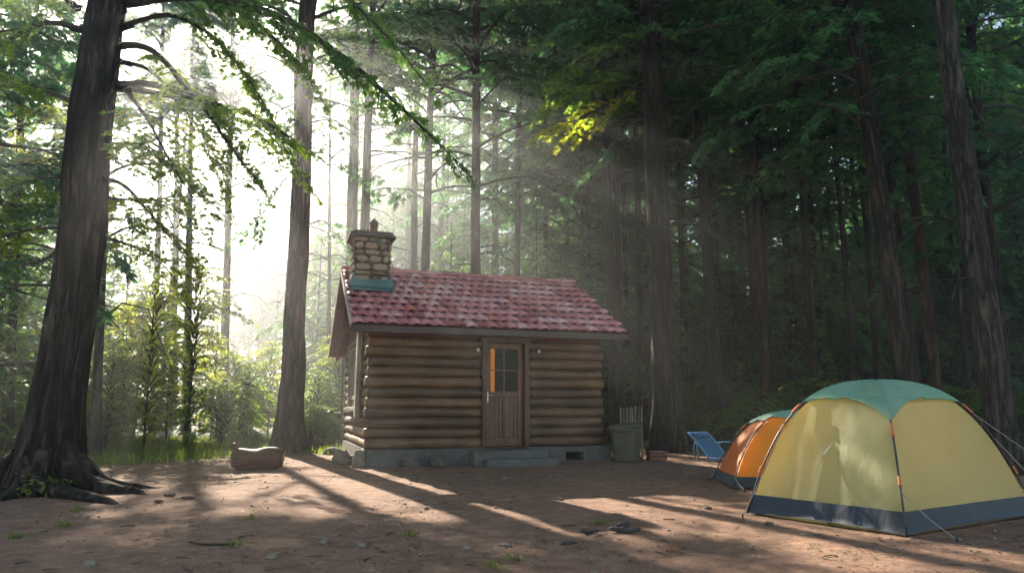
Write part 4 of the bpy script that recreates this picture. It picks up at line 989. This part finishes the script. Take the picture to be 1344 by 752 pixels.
s0 = fallen('fallen_log', 'short thick reddish log with a worn dip, lying as a seat in the sun', 'log', g0+Vector((0, 0.15, 0.19)), g1+Vector((0, 0.15, 0.19)), 0.195, 3, (M['seatwood'], M['cutwood']), 0.16)
kn = MB(); q = g0+Vector((0.06, 0.1, 0.36)); kn.tube([q, q+Vector((-.03, 0, .06)), q+Vector((-.05, 0, .09))], [0.06, 0.05, 0.03], 10); kn.build('knot', M['seatwood'], s0, smooth=True)
fallen('firewood_log', 'small red-brown log lying by the sunlit cabin corner', 'log', on_ground(436, 607)+Vector((0, 0, 0.06)), on_ground(474, 606)+Vector((0, 0.05, 0.07)), 0.065, 8, (M['seatwood'], M['cutwood']))
# broken root stump by tree B
sb = MB()
for q, (dx_, h_) in enumerate(((0, .55), (.12, .4), (-.1, .3), (.22, .25))):
    p_ = on_ground(407, 592)+Vector((dx_, 0.1*q, -0.05)); sb.tube([p_, p_+Vector((.02, 0, h_*.5)), p_+Vector((-.02-.1*dx_, 0, h_))], [0.13, 0.09, 0.02], 9)
tag(sb.build('stump', M['bark_red'], smooth=True), 'jagged broken red stump at the foot of the reddish trunk', 'stump')

# ------------------------------------------------------------------ bin, pickets, box, stake
M['bin'] = simple('bin_plastic', (0.06, 0.058, 0.04), (0.10, 0.095, 0.07), 5, 0.5, 0.1)
bp = on_ground(823, 606); bn = empty('rubbish_bin', bp, R(-28)); tag(bn, 'dark green square tapered rubbish bin with lid beside the cabin', 'bin')
mb = MB(); Gs = []
for z_, s_ in ((0.0, 0.19), (0.02, 0.205), (0.60, 0.262), (0.61, 0.285), (0.66, 0.29), (0.66, 0.265), (0.60, 0.25), (0.05, 0.18)):
    ring = []
    for q in range(32):
        a = 2*math.pi*q/32; ex = 0.32
        ring.append((s_*math.copysign(abs(math.cos(a))**ex, math.cos(a)), s_*math.copysign(abs(math.sin(a))**ex, math.sin(a)), z_))
    Gs.append(ring)
mb.grid(np.array(Gs), closed=True); mb.build('body', M['bin'], bn, smooth=False)
mb = MB(); Gs = []
for z_, s_ in ((0.665, 0.30), (0.70, 0.30), (0.715, 0.28), (0.735, 0.20), (0.74, 0.01)):
    Gs.append([(s_*math.copysign(abs(math.cos(a))**.32, math.cos(a)), s_*math.copysign(abs(math.sin(a))**.32, math.sin(a)), z_+0.02*math.cos(a)) for a in np.arange(32)/32*2*np.pi])
mb.grid(np.array(Gs), closed=True); mb.build('lid', M['bin'], bn, smooth=False)
mb = MB(); mb.tube([(-.10, -.29, .60), (-.10, -.325, .60), (.10, -.325, .60), (.10, -.29, .60)], 0.012, 8); mb.build('handle', M['bin'], bn)
mb = MB()
for sx in (-1, 1): mb.tube([(sx*.2, .22, .05), (sx*.24, .22, .05)], 0.05, 12)
mb.build('wheel', M['metal_d'], bn)
pf = empty('picket_fence', at(829, 556, 14.6)*1.0); pf.location.z = 0; tag(pf, 'short screen of thin wooden pickets standing behind the rubbish bin', 'fence')
rg = random.Random(3)
mb = MB()
for k in range(8): mb.tube([(-.22+k*.06, rg.uniform(-.01, .01), -.03), (-.22+k*.06+rg.uniform(-.02, .02), 0, 1.07+rg.uniform(-.04, .02))], 0.014, 6)
mb.build('picket', M['weathered'], pf)
mb = MB(); mb.box((0.01, 0.02, 0.35), (0.5, 0.02, 0.03)); mb.box((0.01, 0.02, 0.8), (0.5, 0.02, 0.03)); mb.build('rail', M['plank'], pf)
bx = on_ground(862, 604); bo_ = empty('wooden_crate', bx, R(6)); tag(bo_, 'low reddish wooden crate on the ground right of the bin', 'crate')
M['crate'] = woodmat('crate_wood', (0.10, 0.04, 0.028), (0.19, 0.08, 0.055), 0, 0.2)
mb = MB()
for z_ in (0.045, 0.125):
    mb.box((0, -.12, z_), (.36, .018, .07), bev=.003); mb.box((0, .12, z_), (.36, .018, .07), bev=.003)
    mb.box((-.17, 0, z_), (.018, .215, .07), bev=.003); mb.box((.17, 0, z_), (.018, .215, .07), bev=.003)
mb.build('side', M['crate'], bo_); mb = MB(); mb.box((0, 0, .172), (.38, .27, .018), bev=.004); mb.build('lid', M['crate'], bo_)
sp = on_ground(874, 592); ax_ = empty('shovel', sp); tag(ax_, 'upright orange-brown wooden handled shovel stuck in the ground by the thick pine', 'shovel')
mb = MB(); mb.tube([(0, 0, .12), (-.005, 0, .5), (-.03, .02, .95)], [0.018, 0.016, 0.017], 8); mb.build('handle', simple('handle_wood', (0.22, 0.075, 0.03), (0.36, 0.14, 0.06), 12, 0.5), ax_, smooth=True)
mb = MB(); mb.box((0, 0, .06), (.09, .012, .16), bev=.004); mb.build('blade', M['metal_d'], ax_)

# ------------------------------------------------------------------ blue lounge chair
M['blue_metal'] = simple('blue_frame', (0.10, 0.33, 0.58), (0.13, 0.38, 0.64), 5, 0.35, 0)
M['blue_cloth'] = simple('blue_sling', (0.03, 0.12, 0.24), (0.045, 0.16, 0.30), 60, 0.8, 0.3, 0.004)
YC = 13.9
TLp, TRp = at(903, 568, YC+.55), at(928, 567, YC+.62); BLp, BRp = on_ground(931, 604), on_ground(955, 603)
BLp.z = 0.03; BRp.z = 0.03
lc = empty('lounge_chair', (BLp+BRp)/2-Vector((0, 0, .03))); tag(lc, 'blue reclining lounge chair with headrest facing the clearing', 'chair'); O_ = lc.location.copy()
def sag(f): return Vector((0, 0.0, -0.05*math.sin(math.pi*f)))
mb = MB()
for a, b2 in ((TLp, BLp), (TRp, BRp)): mb.tube([a.lerp(b2, f)-O_+Vector((0, 0, 0.03*math.sin(math.pi*f))) for f in np.linspace(0, 1, 8)], 0.016, 8)
mb.tube([TLp-O_, TRp-O_], 0.016, 8); mb.tube([BLp-O_, BRp-O_], 0.016, 8)
mb.build('frame', M['blue_metal'], lc, smooth=True)
mb = MB(); mb.grid(np.array([[(TLp.lerp(BLp, f)).lerp(TRp.lerp(BRp, f), s_)-O_+Vector((0, 0.0, 0.02-0.06*math.sin(math.pi*f)*math.sin(math.pi*s_))) for s_ in np.linspace(.03, .97, 8)] for f in np.linspace(0.01, 0.98, 16)]))
mb.build('sling', M['blue_cloth'], lc, smooth=True)
mb = MB(); pc = TLp.lerp(BLp, .14).lerp(TRp.lerp(BRp, .14), .5)-O_+Vector((0, -.04, .03)); wv = (TRp-TLp).normalized()
mb.tube([pc-wv*.16, pc-wv*.15, pc, pc+wv*.15, pc+wv*.16], [.02, .055, .062, .055, .02], 14); mb.build('headrest', M['blue_cloth'], lc, smooth=True)
for sd_, tp, bt in ((-1, TLp, BLp), (1, TRp, BRp)):
    mb = MB(); a = tp.lerp(bt, .42)-O_; w = wv*sd_*0.05
    if sd_ > 0: pts_ = [a, a+w+Vector((.12, -.1, .03)), a+w+Vector((.30, -.28, .02)), a+w+Vector((.40, -.38, -.08)), a+w+Vector((.56, -.50, -a.z+.02))]
    else: pts_ = [a+Vector((0, 0, .02)), a+w+Vector((.02, .05, .02)), a+w+Vector((0.02, .2, -.1)), a+w+Vector((.1, .35, -a.z+.02))]
    mb.tube(pts_, 0.013, 8); mb.build('armrest', M['blue_metal'], lc, smooth=True)
mb = MB(); mb.tube([TRp.lerp(BRp, .4)-O_, TRp.lerp(BRp, .4)-O_+Vector((.15, .25, -.36))], 0.012, 8); mb.tube([TLp.lerp(BLp, .4)-O_, TLp.lerp(BLp, .4)-O_+Vector((.1, .25, -.36))], 0.012, 8)
mb.tube([TRp.lerp(BRp, .4)-O_+Vector((.15, .25, -.36)), TLp.lerp(BLp, .4)-O_+Vector((.1, .25, -.36))], 0.012, 8); mb.build('leg', M['blue_metal'], lc, smooth=True)

# ------------------------------------------------------------------ tents
def fabric(name, col, trans, tf=0.35, rough=0.6):
    m, n, l, b = newmat(name)
    t = nz(n, l, coords(n, l, (1, 1, 0.4)), 7, 5, 0.6, 0.5); t2 = nz(n, l, coords(n, l), 2.2, 3)
    c = mixc(n, l, 1.0, col, ramp(n, l, t2, [(0.35, (0.92,)*3), (0.65, (1.06,)*3)]), 'MULTIPLY')
    l.new(c, b.inputs['Base Color']); b.inputs['Roughness'].default_value = rough; b.inputs['Sheen Weight'].default_value = 0.1
    bump(n, l, b, t, 0.35, 0.02)
    tr = n.new('ShaderNodeBsdfTranslucent'); tr.inputs['Color'].default_value = (*trans, 1)
    mx = n.new('ShaderNodeMixShader'); mx.inputs[0].default_value = tf
    l.new(b.outputs[0], mx.inputs[1]); l.new(tr.outputs[0], mx.inputs[2]); l.new(mx.outputs[0], n['Material Output'].inputs['Surface'])
    return m
M['t_wall'] = fabric('tent_olive', (0.40, 0.43, 0.23), (0.82, 0.64, 0.20), 0.46)
M['t_fly'] = fabric('tent_teal', (0.21, 0.42, 0.31), (0.22, 0.48, 0.32), 0.3)
M['t_or'] = fabric('tent_orange', (0.85, 0.26, 0.05), (0.98, 0.33, 0.03), 0.5)
M['t_or_glow'] = fabric('tent_orange_glow', (0.95, 0.42, 0.03), (1.0, 0.5, 0.02), 0.55)  # yellower tone paints the tent's inner glow onto one panel
M['t_navy'] = fabric('tent_navy', (0.010, 0.026, 0.048), (0.01, 0.02, 0.035), 0.05)
M['t_pole'] = simple('pole_black', (0.015, 0.017, 0.02), (0.03, 0.032, 0.036), 10, 0.4, 0)
M['t_strap'] = simple('strap_orange', (0.55, 0.13, 0.04), (0.7, 0.2, 0.07), 20, 0.6, 0)
M['t_cord'] = simple('guy_cord', (0.25, 0.22, 0.2), (0.4, 0.35, 0.32), 40, 0.8, 0)
def tent(name, label, corners, apex_z, wallm, flym, tips, arc, seed, guys, kx=0.38, kz=0.82, door=None, patch=False):
    C = [Vector((*c, 0)) for c in corners]; ctr = sum(C, Vector())/4
    root = empty(name, ctr); tag(root, label, 'tent'); C = [c-ctr for c in C]; Ap = Vector((0, 0, apex_z))
    def pole(i, t, off=0.0):
        c = C[i % 4]; K1_ = c*0.74+Vector((0, 0, apex_z*0.76)); K2_ = c*0.50+Vector((0, 0, apex_z*1.0)); q_ = 1-t; p = c*q_**3+K1_*3*t*q_*q_+K2_*3*t*t*q_+Ap*t**3
        return p+(c.normalized()*off+Vector((0, 0, off*0.7)))
    def surf(i, s_, t, off=0.0):
        a, b2 = pole(i, t), pole(i+1, t); p = a.lerp(b2, s_); nn = (C[i]+C[(i+1) % 4]); nn.z = 0; nn.normalize()
        sg = 4*s_*(1-s_)
        w = (b2-a).length
        dsp = -0.055*sg*math.sin(math.pi*min(1, t*1.1))*min(1, w)
        edge = min(s_, 1-s_)
        wr = 0.010*noise.noise(Vector((s_*9+t*5+seed, t*3-s_*2, i)))+0.012*noise.noise(Vector((s_*3+t*2+seed, t*2, i)))
        wr *= min(1, edge*8)
        return p+nn*(dsp+wr+off)+Vector((0, 0, off*0.6+(-0.03*sg if t > .6 else 0)))
    NS, NT = 40, 34
    for i in range(4):
        mb = MB(); G = np.array([[surf(i, s_, t) for s_ in np.linspace(0, 1, NS)] for t in np.linspace(0.045, 0.97, NT)])
        mb.grid(G); o = mb.build('wall_panel', wallm[i], root, smooth=True)
        if patch and i == patch-1:
            pm = MB(); a0, b0 = 0.42, 0.24
            for k, (sx, tx, ex, ey) in enumerate(((.0, .0, .05, .035), (.02, .0, .06, .04), (.035, .0, .06, .045), (.01, .02, .045, .01), (.05, .03, .07, .055))):
                p = surf(i, a0+sx*.6, b0+tx*.6, .008); q = surf(i, a0+ex*.7+.01, b0+ey*.7+.01, .008); pm.tube([p, p.lerp(q, .5)+Vector((0, 0, .004)), q], 0.0035, 5)
            pm.build('emblem', simple('emblem_white', (0.75, 0.75, 0.7), (0.8, 0.8, 0.76), 5, 0.6, 0), o)
    mb = MB()
    for i in range(4):
        def edge_t(s_): return tips[i]*(1-s_)+tips[(i+1) % 4]*s_+arc*(4*s_*(1-s_))**0.8
        G = np.array([[surf(i, s_, edge_t(s_)+(1-edge_t(s_))*f, 0.028+(0.0 if f > 0 else -.008)) for s_ in np.linspace(0, 1, NS)] for f in np.concatenate([[0], np.linspace(0.01, 1, 22)])])
        for a in range(G.shape[0]):
            for s_i in (0, NS-1):   # seam follows the pole exactly so the panels join
                s_ = 0 if s_i == 0 else 1; f = 0 if a == 0 else (a-1)/21*0.99+0.01; t_ = edge_t(s_)+(1-edge_t(s_))*f
                G[a, s_i] = pole(i+s_, t_, 0.034)
        mb.grid(G)
    mb.build('fly_sheet', flym, root, smooth=True)
    mb = MB()
    for i in range(4):
        mb.grid(np.array([[surf(i, s_, t, .012*(1 if t > 0 else 1.2))+Vector((0, 0, 0.0 if t > 0.01 else 0.012+0.035*(4*s_*(1-s_))*0.6)) for s_ in np.linspace(-0.005, 1.005, NS)] for t in np.linspace(0.0, 0.066, 6)]))
    mb.build('skirt', M['t_navy'], root, smooth=True)
    for i in range(4):
        mb = MB(); mb.tube([pole(i, t, 0.022 if t < .97 else .0) for t in np.linspace(0, 0.97, 26)], 0.009, 8); po = mb.build('pole', M['t_pole'], root, smooth=True)
        for t0_, t1_ in ((tips[i]-.09, tips[i]-.02), (0.14, 0.17)):
            mb = MB(); mb.tube([pole(i, t, 0.03) for t in np.linspace(t0_, t1_, 6)], 0.013, 8); mb.build('strap', M['t_strap'], po, smooth=True)
    mb = MB(); mb.tube([Ap+Vector((0, 0, .0)), Ap+Vector((0, 0, .034))], 0.03, 10); mb.build('hub', M['t_pole'], root)
    fl_ = MB(); a_ = [C[i]*0.99 for i in range(4)]; fl_.add([tuple(p+Vector((0, 0, .015))) for p in a_], Q=[[0, 1, 2, 3]]); fl_.build('groundsheet', M['t_navy'], root)
    for (i, t, tgt) in guys:
        tg = Vector((*tgt, 0))-ctr; p = pole(i, t, .03)
        mb = MB(); mb.tube([p, p.lerp(tg, .5)-Vector((0, 0, .01)), tg+Vector((0, 0, .03))], 0.0045, 5); mb.build('guy_line', M['t_cord'], root)
        mb = MB(); dd = (p-tg).normalized(); mb.tube([tg+Vector((0, 0, .05))-dd*.02, tg-Vector((0, 0, .08))+dd*.03], 0.007, 6); mb.tube([tg+Vector((0, 0, .045)), tg+Vector((0, 0, .04))-dd*.03], 0.006, 6); mb.build('peg', M['t_pole'], root)
    return root
cs = [(2.36, 7.25), (3.23, 6.0), (5.13, 7.15), (4.25, 8.45)]
tent('dome_tent', 'large olive-yellow dome tent with teal top sheet and navy skirt', cs, 1.31, [M['t_wall']]*4, M['t_fly'], [0.55, 0.42, 0.55, 0.5], 0.10, 2,
     [(0, .40, (2.22, 7.0)), (1, .12, (3.50, 5.78)), (2, .45, (5.9, 7.0)), (2, .3, (5.6, 7.35))], patch=1)
cs2 = [(3.0, 10.7), (2.90, 9.5), (5.2, 9.3), (5.3, 10.6)]
tent('dome_tent', 'small bright orange dome tent with teal top half hidden behind the olive one', cs2, 1.0, [M['t_or'], M['t_or_glow'], M['t_or'], M['t_or']], M['t_fly'], [0.52, 0.66, 0.6, 0.55], 0.06, 5,
     [(0, .05, (2.88, 10.55)), (1, .06, (2.93, 9.15))], kx=0.32, kz=0.82)

# ------------------------------------------------------------------ small things on the ground
M['rust'] = simple('rotten_bark', (0.06, 0.03, 0.022), (0.14, 0.075, 0.05), 16, 0.9, 0.5)
M['char'] = simple('dark_bark', (0.03, 0.025, 0.025), (0.07, 0.055, 0.05), 16, 0.8, 0.5)
def scrap(label, px, py, L, r, rz, seed, mat='char', cat='bark piece', name='bark_piece'):
    mb = MB(); p = on_ground(px, py); p.z = gz(p.x, p.y); k = 9; rg = random.Random(seed); pts_ = []
    for i in range(k):
        f = i/(k-1)-.5; pts_.append((f*L, 0.06*L*math.sin(f*5+seed), r*0.6+rg.uniform(0, r*.5)+(r*1.2*abs(f) if seed % 2 else 0)))
    mb.tube(pts_, [r*(0.35+0.65*math.sin(math.pi*(i+.7)/(k+.4)))*rg.uniform(.8, 1.2) for i in range(k)], 9)
    o = mb.build(name, M[mat], smooth=True); o.location = p; o.rotation_euler = (0, 0, rz); tag(o, label, cat)
scrap('small dark curled bark piece left of the larger one on the sandy ground', 773, 700, .17, .020, .1, 1)
scrap('longer dark upturned bark piece on the ground before the cabin shade', 820, 699, .26, .024, -.05, 3)
scrap('little dark bark chip lying behind the longer upturned one', 818, 692, .12, .026, .3, 4)
scrap('dark flat chip of bark between foreground pebbles', 747, 714, .14, .014, .4, 6)
scrap('curved brown twig lying on shaded ground lower left', 275, 715, .40, .009, -.2, 5, 'twig', 'twig', 'twig')
scrap('dark crumbled bark piece in front of the old tree roots', 222, 652, .13, .02, .2, 2, 'rust')
scrap('dark crumbled bark piece just right of the root tips', 246, 655, .16, .018, -.1, 8, 'rust')
scrap('short dark chip in sun beside the crumbled bark', 208, 660, .09, .018, .6, 9, 'rust')
for k, (px, py, s, mt, lab) in enumerate(((612, 721, .055, 'rock_w', 'pale round pebble in the shaded foreground below the cabin steps'), (883, 722, .075, 'rock_r', 'rust-red pebble on the ground left of the big tent'),
    (424, 712, .05, 'rock_w', 'pale flat pebble in the lower left foreground'), (665, 716, .045, 'rock_w', 'tiny pale pebble right of the round pale one'),
    (475, 716, .05, 'rock_w', 'small pale pebble in the shade below the red log'), (118, 745, .07, 'rock_w', 'grey-white pebble at the lower left corner'),
    (356, 734, .06, 'rock_w', 'flat whitish pebble near the bottom edge left of middle'), (560, 668, .04, 'rock', 'grey pebble on the sunlit band before the cabin'),
    (735, 656, .05, 'rock', 'grey pebble in the sun before the bin'), (930, 668, .05, 'rock', 'dark pebble in the sun left of the big tent'), (1010, 690, .06, 'rock', 'grey pebble lying by the tent skirt corner'))):
    p = on_ground(px, py); p.z = gz(p.x, p.y); rock('pebble', lab, 'pebble', p, (s*1.3, s, s*.6), k+20, M[mt])
# fern at the foot of the old tree
def fern(label, px, py, n_f, L, seed, name='fern', mat='leaf', cat='fern'):
    t = Tree(seed); p = on_ground(px, py)
    for i in range(n_f):
        a = i*2.4; d = Vector((math.cos(a), math.sin(a), 0)); l_ = L*t.rng.uniform(.6, 1.1); h = t.rng.uniform(.5, 1.0)
        t.bough([Vector((0, 0, 0)), d*l_*.4+Vector((0, 0, l_*h*.7)), d*l_*.8+Vector((0, 0, l_*h*.8)), d*l_*1.1+Vector((0, 0, l_*h*.5))], 0.006, sec=.12, dens=.8, leaf=.075, start=.3, drop=.2, twn=2.5, step=.05)
    t.leafmesh('leaf', t.tw); o = t.tw.build(name, [M['twig'], M[mat]]); o.location = (p.x, p.y, gz(p.x, p.y)); tag(o, label, cat)
fern('leafy green fern clump growing at the foot of the massive old tree', 62, 650, 11, .34, 31)
def tuft(label, px, py, n_, h, seed, mat='blade'):
    rs_ = np.random.RandomState(seed); p = on_ground(px, py); mb = MB()
    for i in range(n_):
        a = rs_.uniform(0, 6.28); b0 = np.array([rs_.normal(0, .035), rs_.normal(0, .03), 0]); hh = h*rs_.uniform(.5, 1.1); ln = np.array([math.cos(a), math.sin(a), 0])*hh*rs_.uniform(.2, .8)
        w = np.array([-math.sin(a), math.cos(a), 0])*0.003
        mb.add([b0-w, b0+w, b0+ln*.4+[0, 0, hh*.6]+w*.7, b0+ln*.4+[0, 0, hh*.6]-w*.7, b0+ln+[0, 0, hh*.9]], Q=[[0, 1, 2, 3]], T=[[3, 2, 4]], mi=0)
    o = mb.build('grass_tuft', M[mat]); o.location = (p.x, p.y, gz(p.x, p.y)-.005); tag(o, label, 'grass tuft', 'grass tufts on the bare ground')
for k, (px, py, lab) in enumerate(((675, 735, 'bushy grass tuft at the bottom middle'), (645, 745, 'small grass tuft left of the bushy bottom one'), (306, 716, 'lone small grass tuft on the dark ground lower left'),
    (790, 688, 'dry pale grass tuft in the sun before the dark bark pieces'), (1094, 690, 'small grass tuft by the navy tent skirt, left one'), (1158, 694, 'small grass tuft by the navy tent skirt, right one'),
    (85, 690, 'grass tuft in the small sun patch inside the old trunk shadow'), (20, 705, 'grass tuft in sun patch at the left edge'), (330, 680, 'sparse grass tuft left of middle in half shade'), (540, 702, 'low grass tuft in the dark band below the steps'), (100, 670, 'thin green sprout tuft in the old tree shadow'))):
    tuft(lab, px, py, 46, .075, k+3)
# grass margin behind the sunlit clearing, left
rs_ = np.random.RandomState(77); Nn = 52000
X = rs_.uniform(-17, -2.6, Nn); Y_ = rs_.uniform(12.5, 24, Nn)
edge = 14.2+0.9*np.sin(X*0.9)+0.5*np.sin(X*2.3+1)+rs_.normal(0, .45, Nn)+np.clip((X+6.5)*0.9, -1.0, 4)
dens_ = np.array([noise.noise(Vector((x*0.7, y*0.7, 4))) for x, y in zip(X, Y_)])
keep = (Y_ > edge) & (rs_.uniform(0, 1, Nn) < 0.65+dens_)
X = X[keep]; Y_ = Y_[keep]; Nn = len(X); Z = np.array([gz(x, y) for x, y in zip(X, Y_)])
a = rs_.uniform(0, 6.28, Nn); h = rs_.uniform(.06, .24, Nn); bnd = h*rs_.uniform(.2, .8, Nn); w = rs_.uniform(.005, .011, Nn)
B = np.stack([X, Y_, Z-.01], 1); Dr = np.stack([np.cos(a), np.sin(a), 0*a], 1); Sd = np.stack([-np.sin(a), np.cos(a), 0*a], 1)*w[:, None]; Zu = np.array([0, 0, 1.0])
V = np.stack([B-Sd, B+Sd, B+Dr*(bnd*.4)[:, None]+Zu*(h*.6)[:, None]+Sd*.7, B+Dr*(bnd*.4)[:, None]+Zu*(h*.6)[:, None]-Sd*.7, B+Dr*bnd[:, None]+Zu*(h*.9)[:, None]], 1)
ix = np.arange(Nn)[:, None]*5
mb = MB(); mb.add(V.reshape(-1, 3), Q=ix+np.array([[0,1,2,3]]), T=ix+np.array([[3,2,4]])); tag(mb.build('grass', M['blade']), 'fresh green grass margin behind the sunlit ground on the left', 'grass', kind='stuff')
# needle and leaf litter over the clearing
Nn = 150000; X = rs_.uniform(-9, 9, Nn); Y_ = 2.6+rs_.uniform(0, 1, Nn)**1.5*13
drift = np.array([noise.noise(Vector((x*0.8, y*0.8, 6)))+.6*noise.noise(Vector((x*3, y*3, 2))) for x, y in zip(X, Y_)])
kp = rs_.uniform(0, 1, Nn) < np.clip(0.25+drift*1.6, 0.04, 1); X = X[kp]; Y_ = Y_[kp]; Nn = len(X)
Z = np.array([gz(x, y)+.004 for x, y in zip(X, Y_)]); a = rs_.uniform(0, 6.28, Nn); big = rs_.uniform(0, 1, Nn) < .22
Lh = np.where(big, rs_.uniform(.012, .03, Nn), rs_.uniform(.02, .05, Nn)); w = np.where(big, Lh*.5, .0018)
B = np.stack([X, Y_, Z], 1); Dr = np.stack([np.cos(a), np.sin(a), rs_.uniform(-.1, .35, Nn)], 1)*Lh[:, None]; Sd = np.stack([-np.sin(a), np.cos(a), rs_.uniform(-.3, .3, Nn)], 1)*w[:, None]
V = np.stack([B-Dr, B+Sd, B+Dr, B-Sd], 1); m_, n, l, b = newmat('litter'); l.new(ramp(n, l, island(n), [(0, (0.05, 0.03, 0.02)), (0.5, (0.17, 0.095, 0.055)), (0.85, (0.28, 0.17, 0.10)), (1, (0.36, 0.28, 0.18))]), b.inputs['Base Color']); b.inputs['Roughness'].default_value = 0.8
mb = MB(); mb.add(V.reshape(-1, 3), Q=np.arange(Nn*4).reshape(-1, 4)); tag(mb.build('leaf_litter', m_), 'scattered brown needles and leaf bits over the bare ground', 'leaf litter', kind='stuff')

mb = MB(); rr_ = random.Random(12)
for k in range(420):
    x = rr_.uniform(-8, 8); y = 3+rr_.random()**1.4*11; a = rr_.uniform(0, 6.28); Lt = rr_.uniform(.04, .20); z = gz(x, y)+.006; d_ = Vector((math.cos(a), math.sin(a), 0)); r_ = rr_.uniform(.0015, .005)
    mb.tube([Vector((x, y, z)), Vector((x, y, z+.004))+d_*Lt*.5+Vector((-d_.y, d_.x, 0))*Lt*rr_.uniform(-.12, .12), Vector((x, y, z))+d_*Lt], [r_, r_, r_*.5], 5)
tag(mb.build('fallen_twigs', M['twig']), 'thin broken twigs strewn over the bare ground', 'twigs', kind='stuff')
mb = MB()
for k in range(450):
    x = rr_.uniform(-8, 8); y = 3+rr_.random()**1.4*11; s_ = rr_.uniform(.006, .022); z = gz(x, y)+s_*.2
    mb.tube([(x-s_, y, z), (x-s_*.6, y, z), (x, y+s_*.2, z+s_*.1), (x+s_*.7, y, z), (x+s_, y, z)], [s_*.2, s_*.6, s_*.75, s_*.5, s_*.1], 6)
tag(mb.build('gravel', M['rock_w'], smooth=True), 'tiny stones scattered through the dirt', 'gravel', kind='stuff')

# ------------------------------------------------------------------ haze
hz = MB(); hz.box((0, 60, 13.0), (170, 160, 34)); 
m = bpy.data.materials.new('haze_air'); m.use_nodes = True; n = m.node_tree.nodes; n.remove(n['Principled BSDF'])
pv = n.new('ShaderNodeVolumePrincipled'); pv.inputs['Color'].default_value = (0.93, 0.96, 1.0, 1); pv.inputs['Density'].default_value = HAZE; pv.inputs['Anisotropy'].default_value = 0.8
m.node_tree.links.new(pv.outputs[0], n['Material Output'].inputs['Volume'])
ho = hz.build('haze', m); tag(ho, 'pale sunlit morning mist filling the forest air', 'haze', kind='stuff')
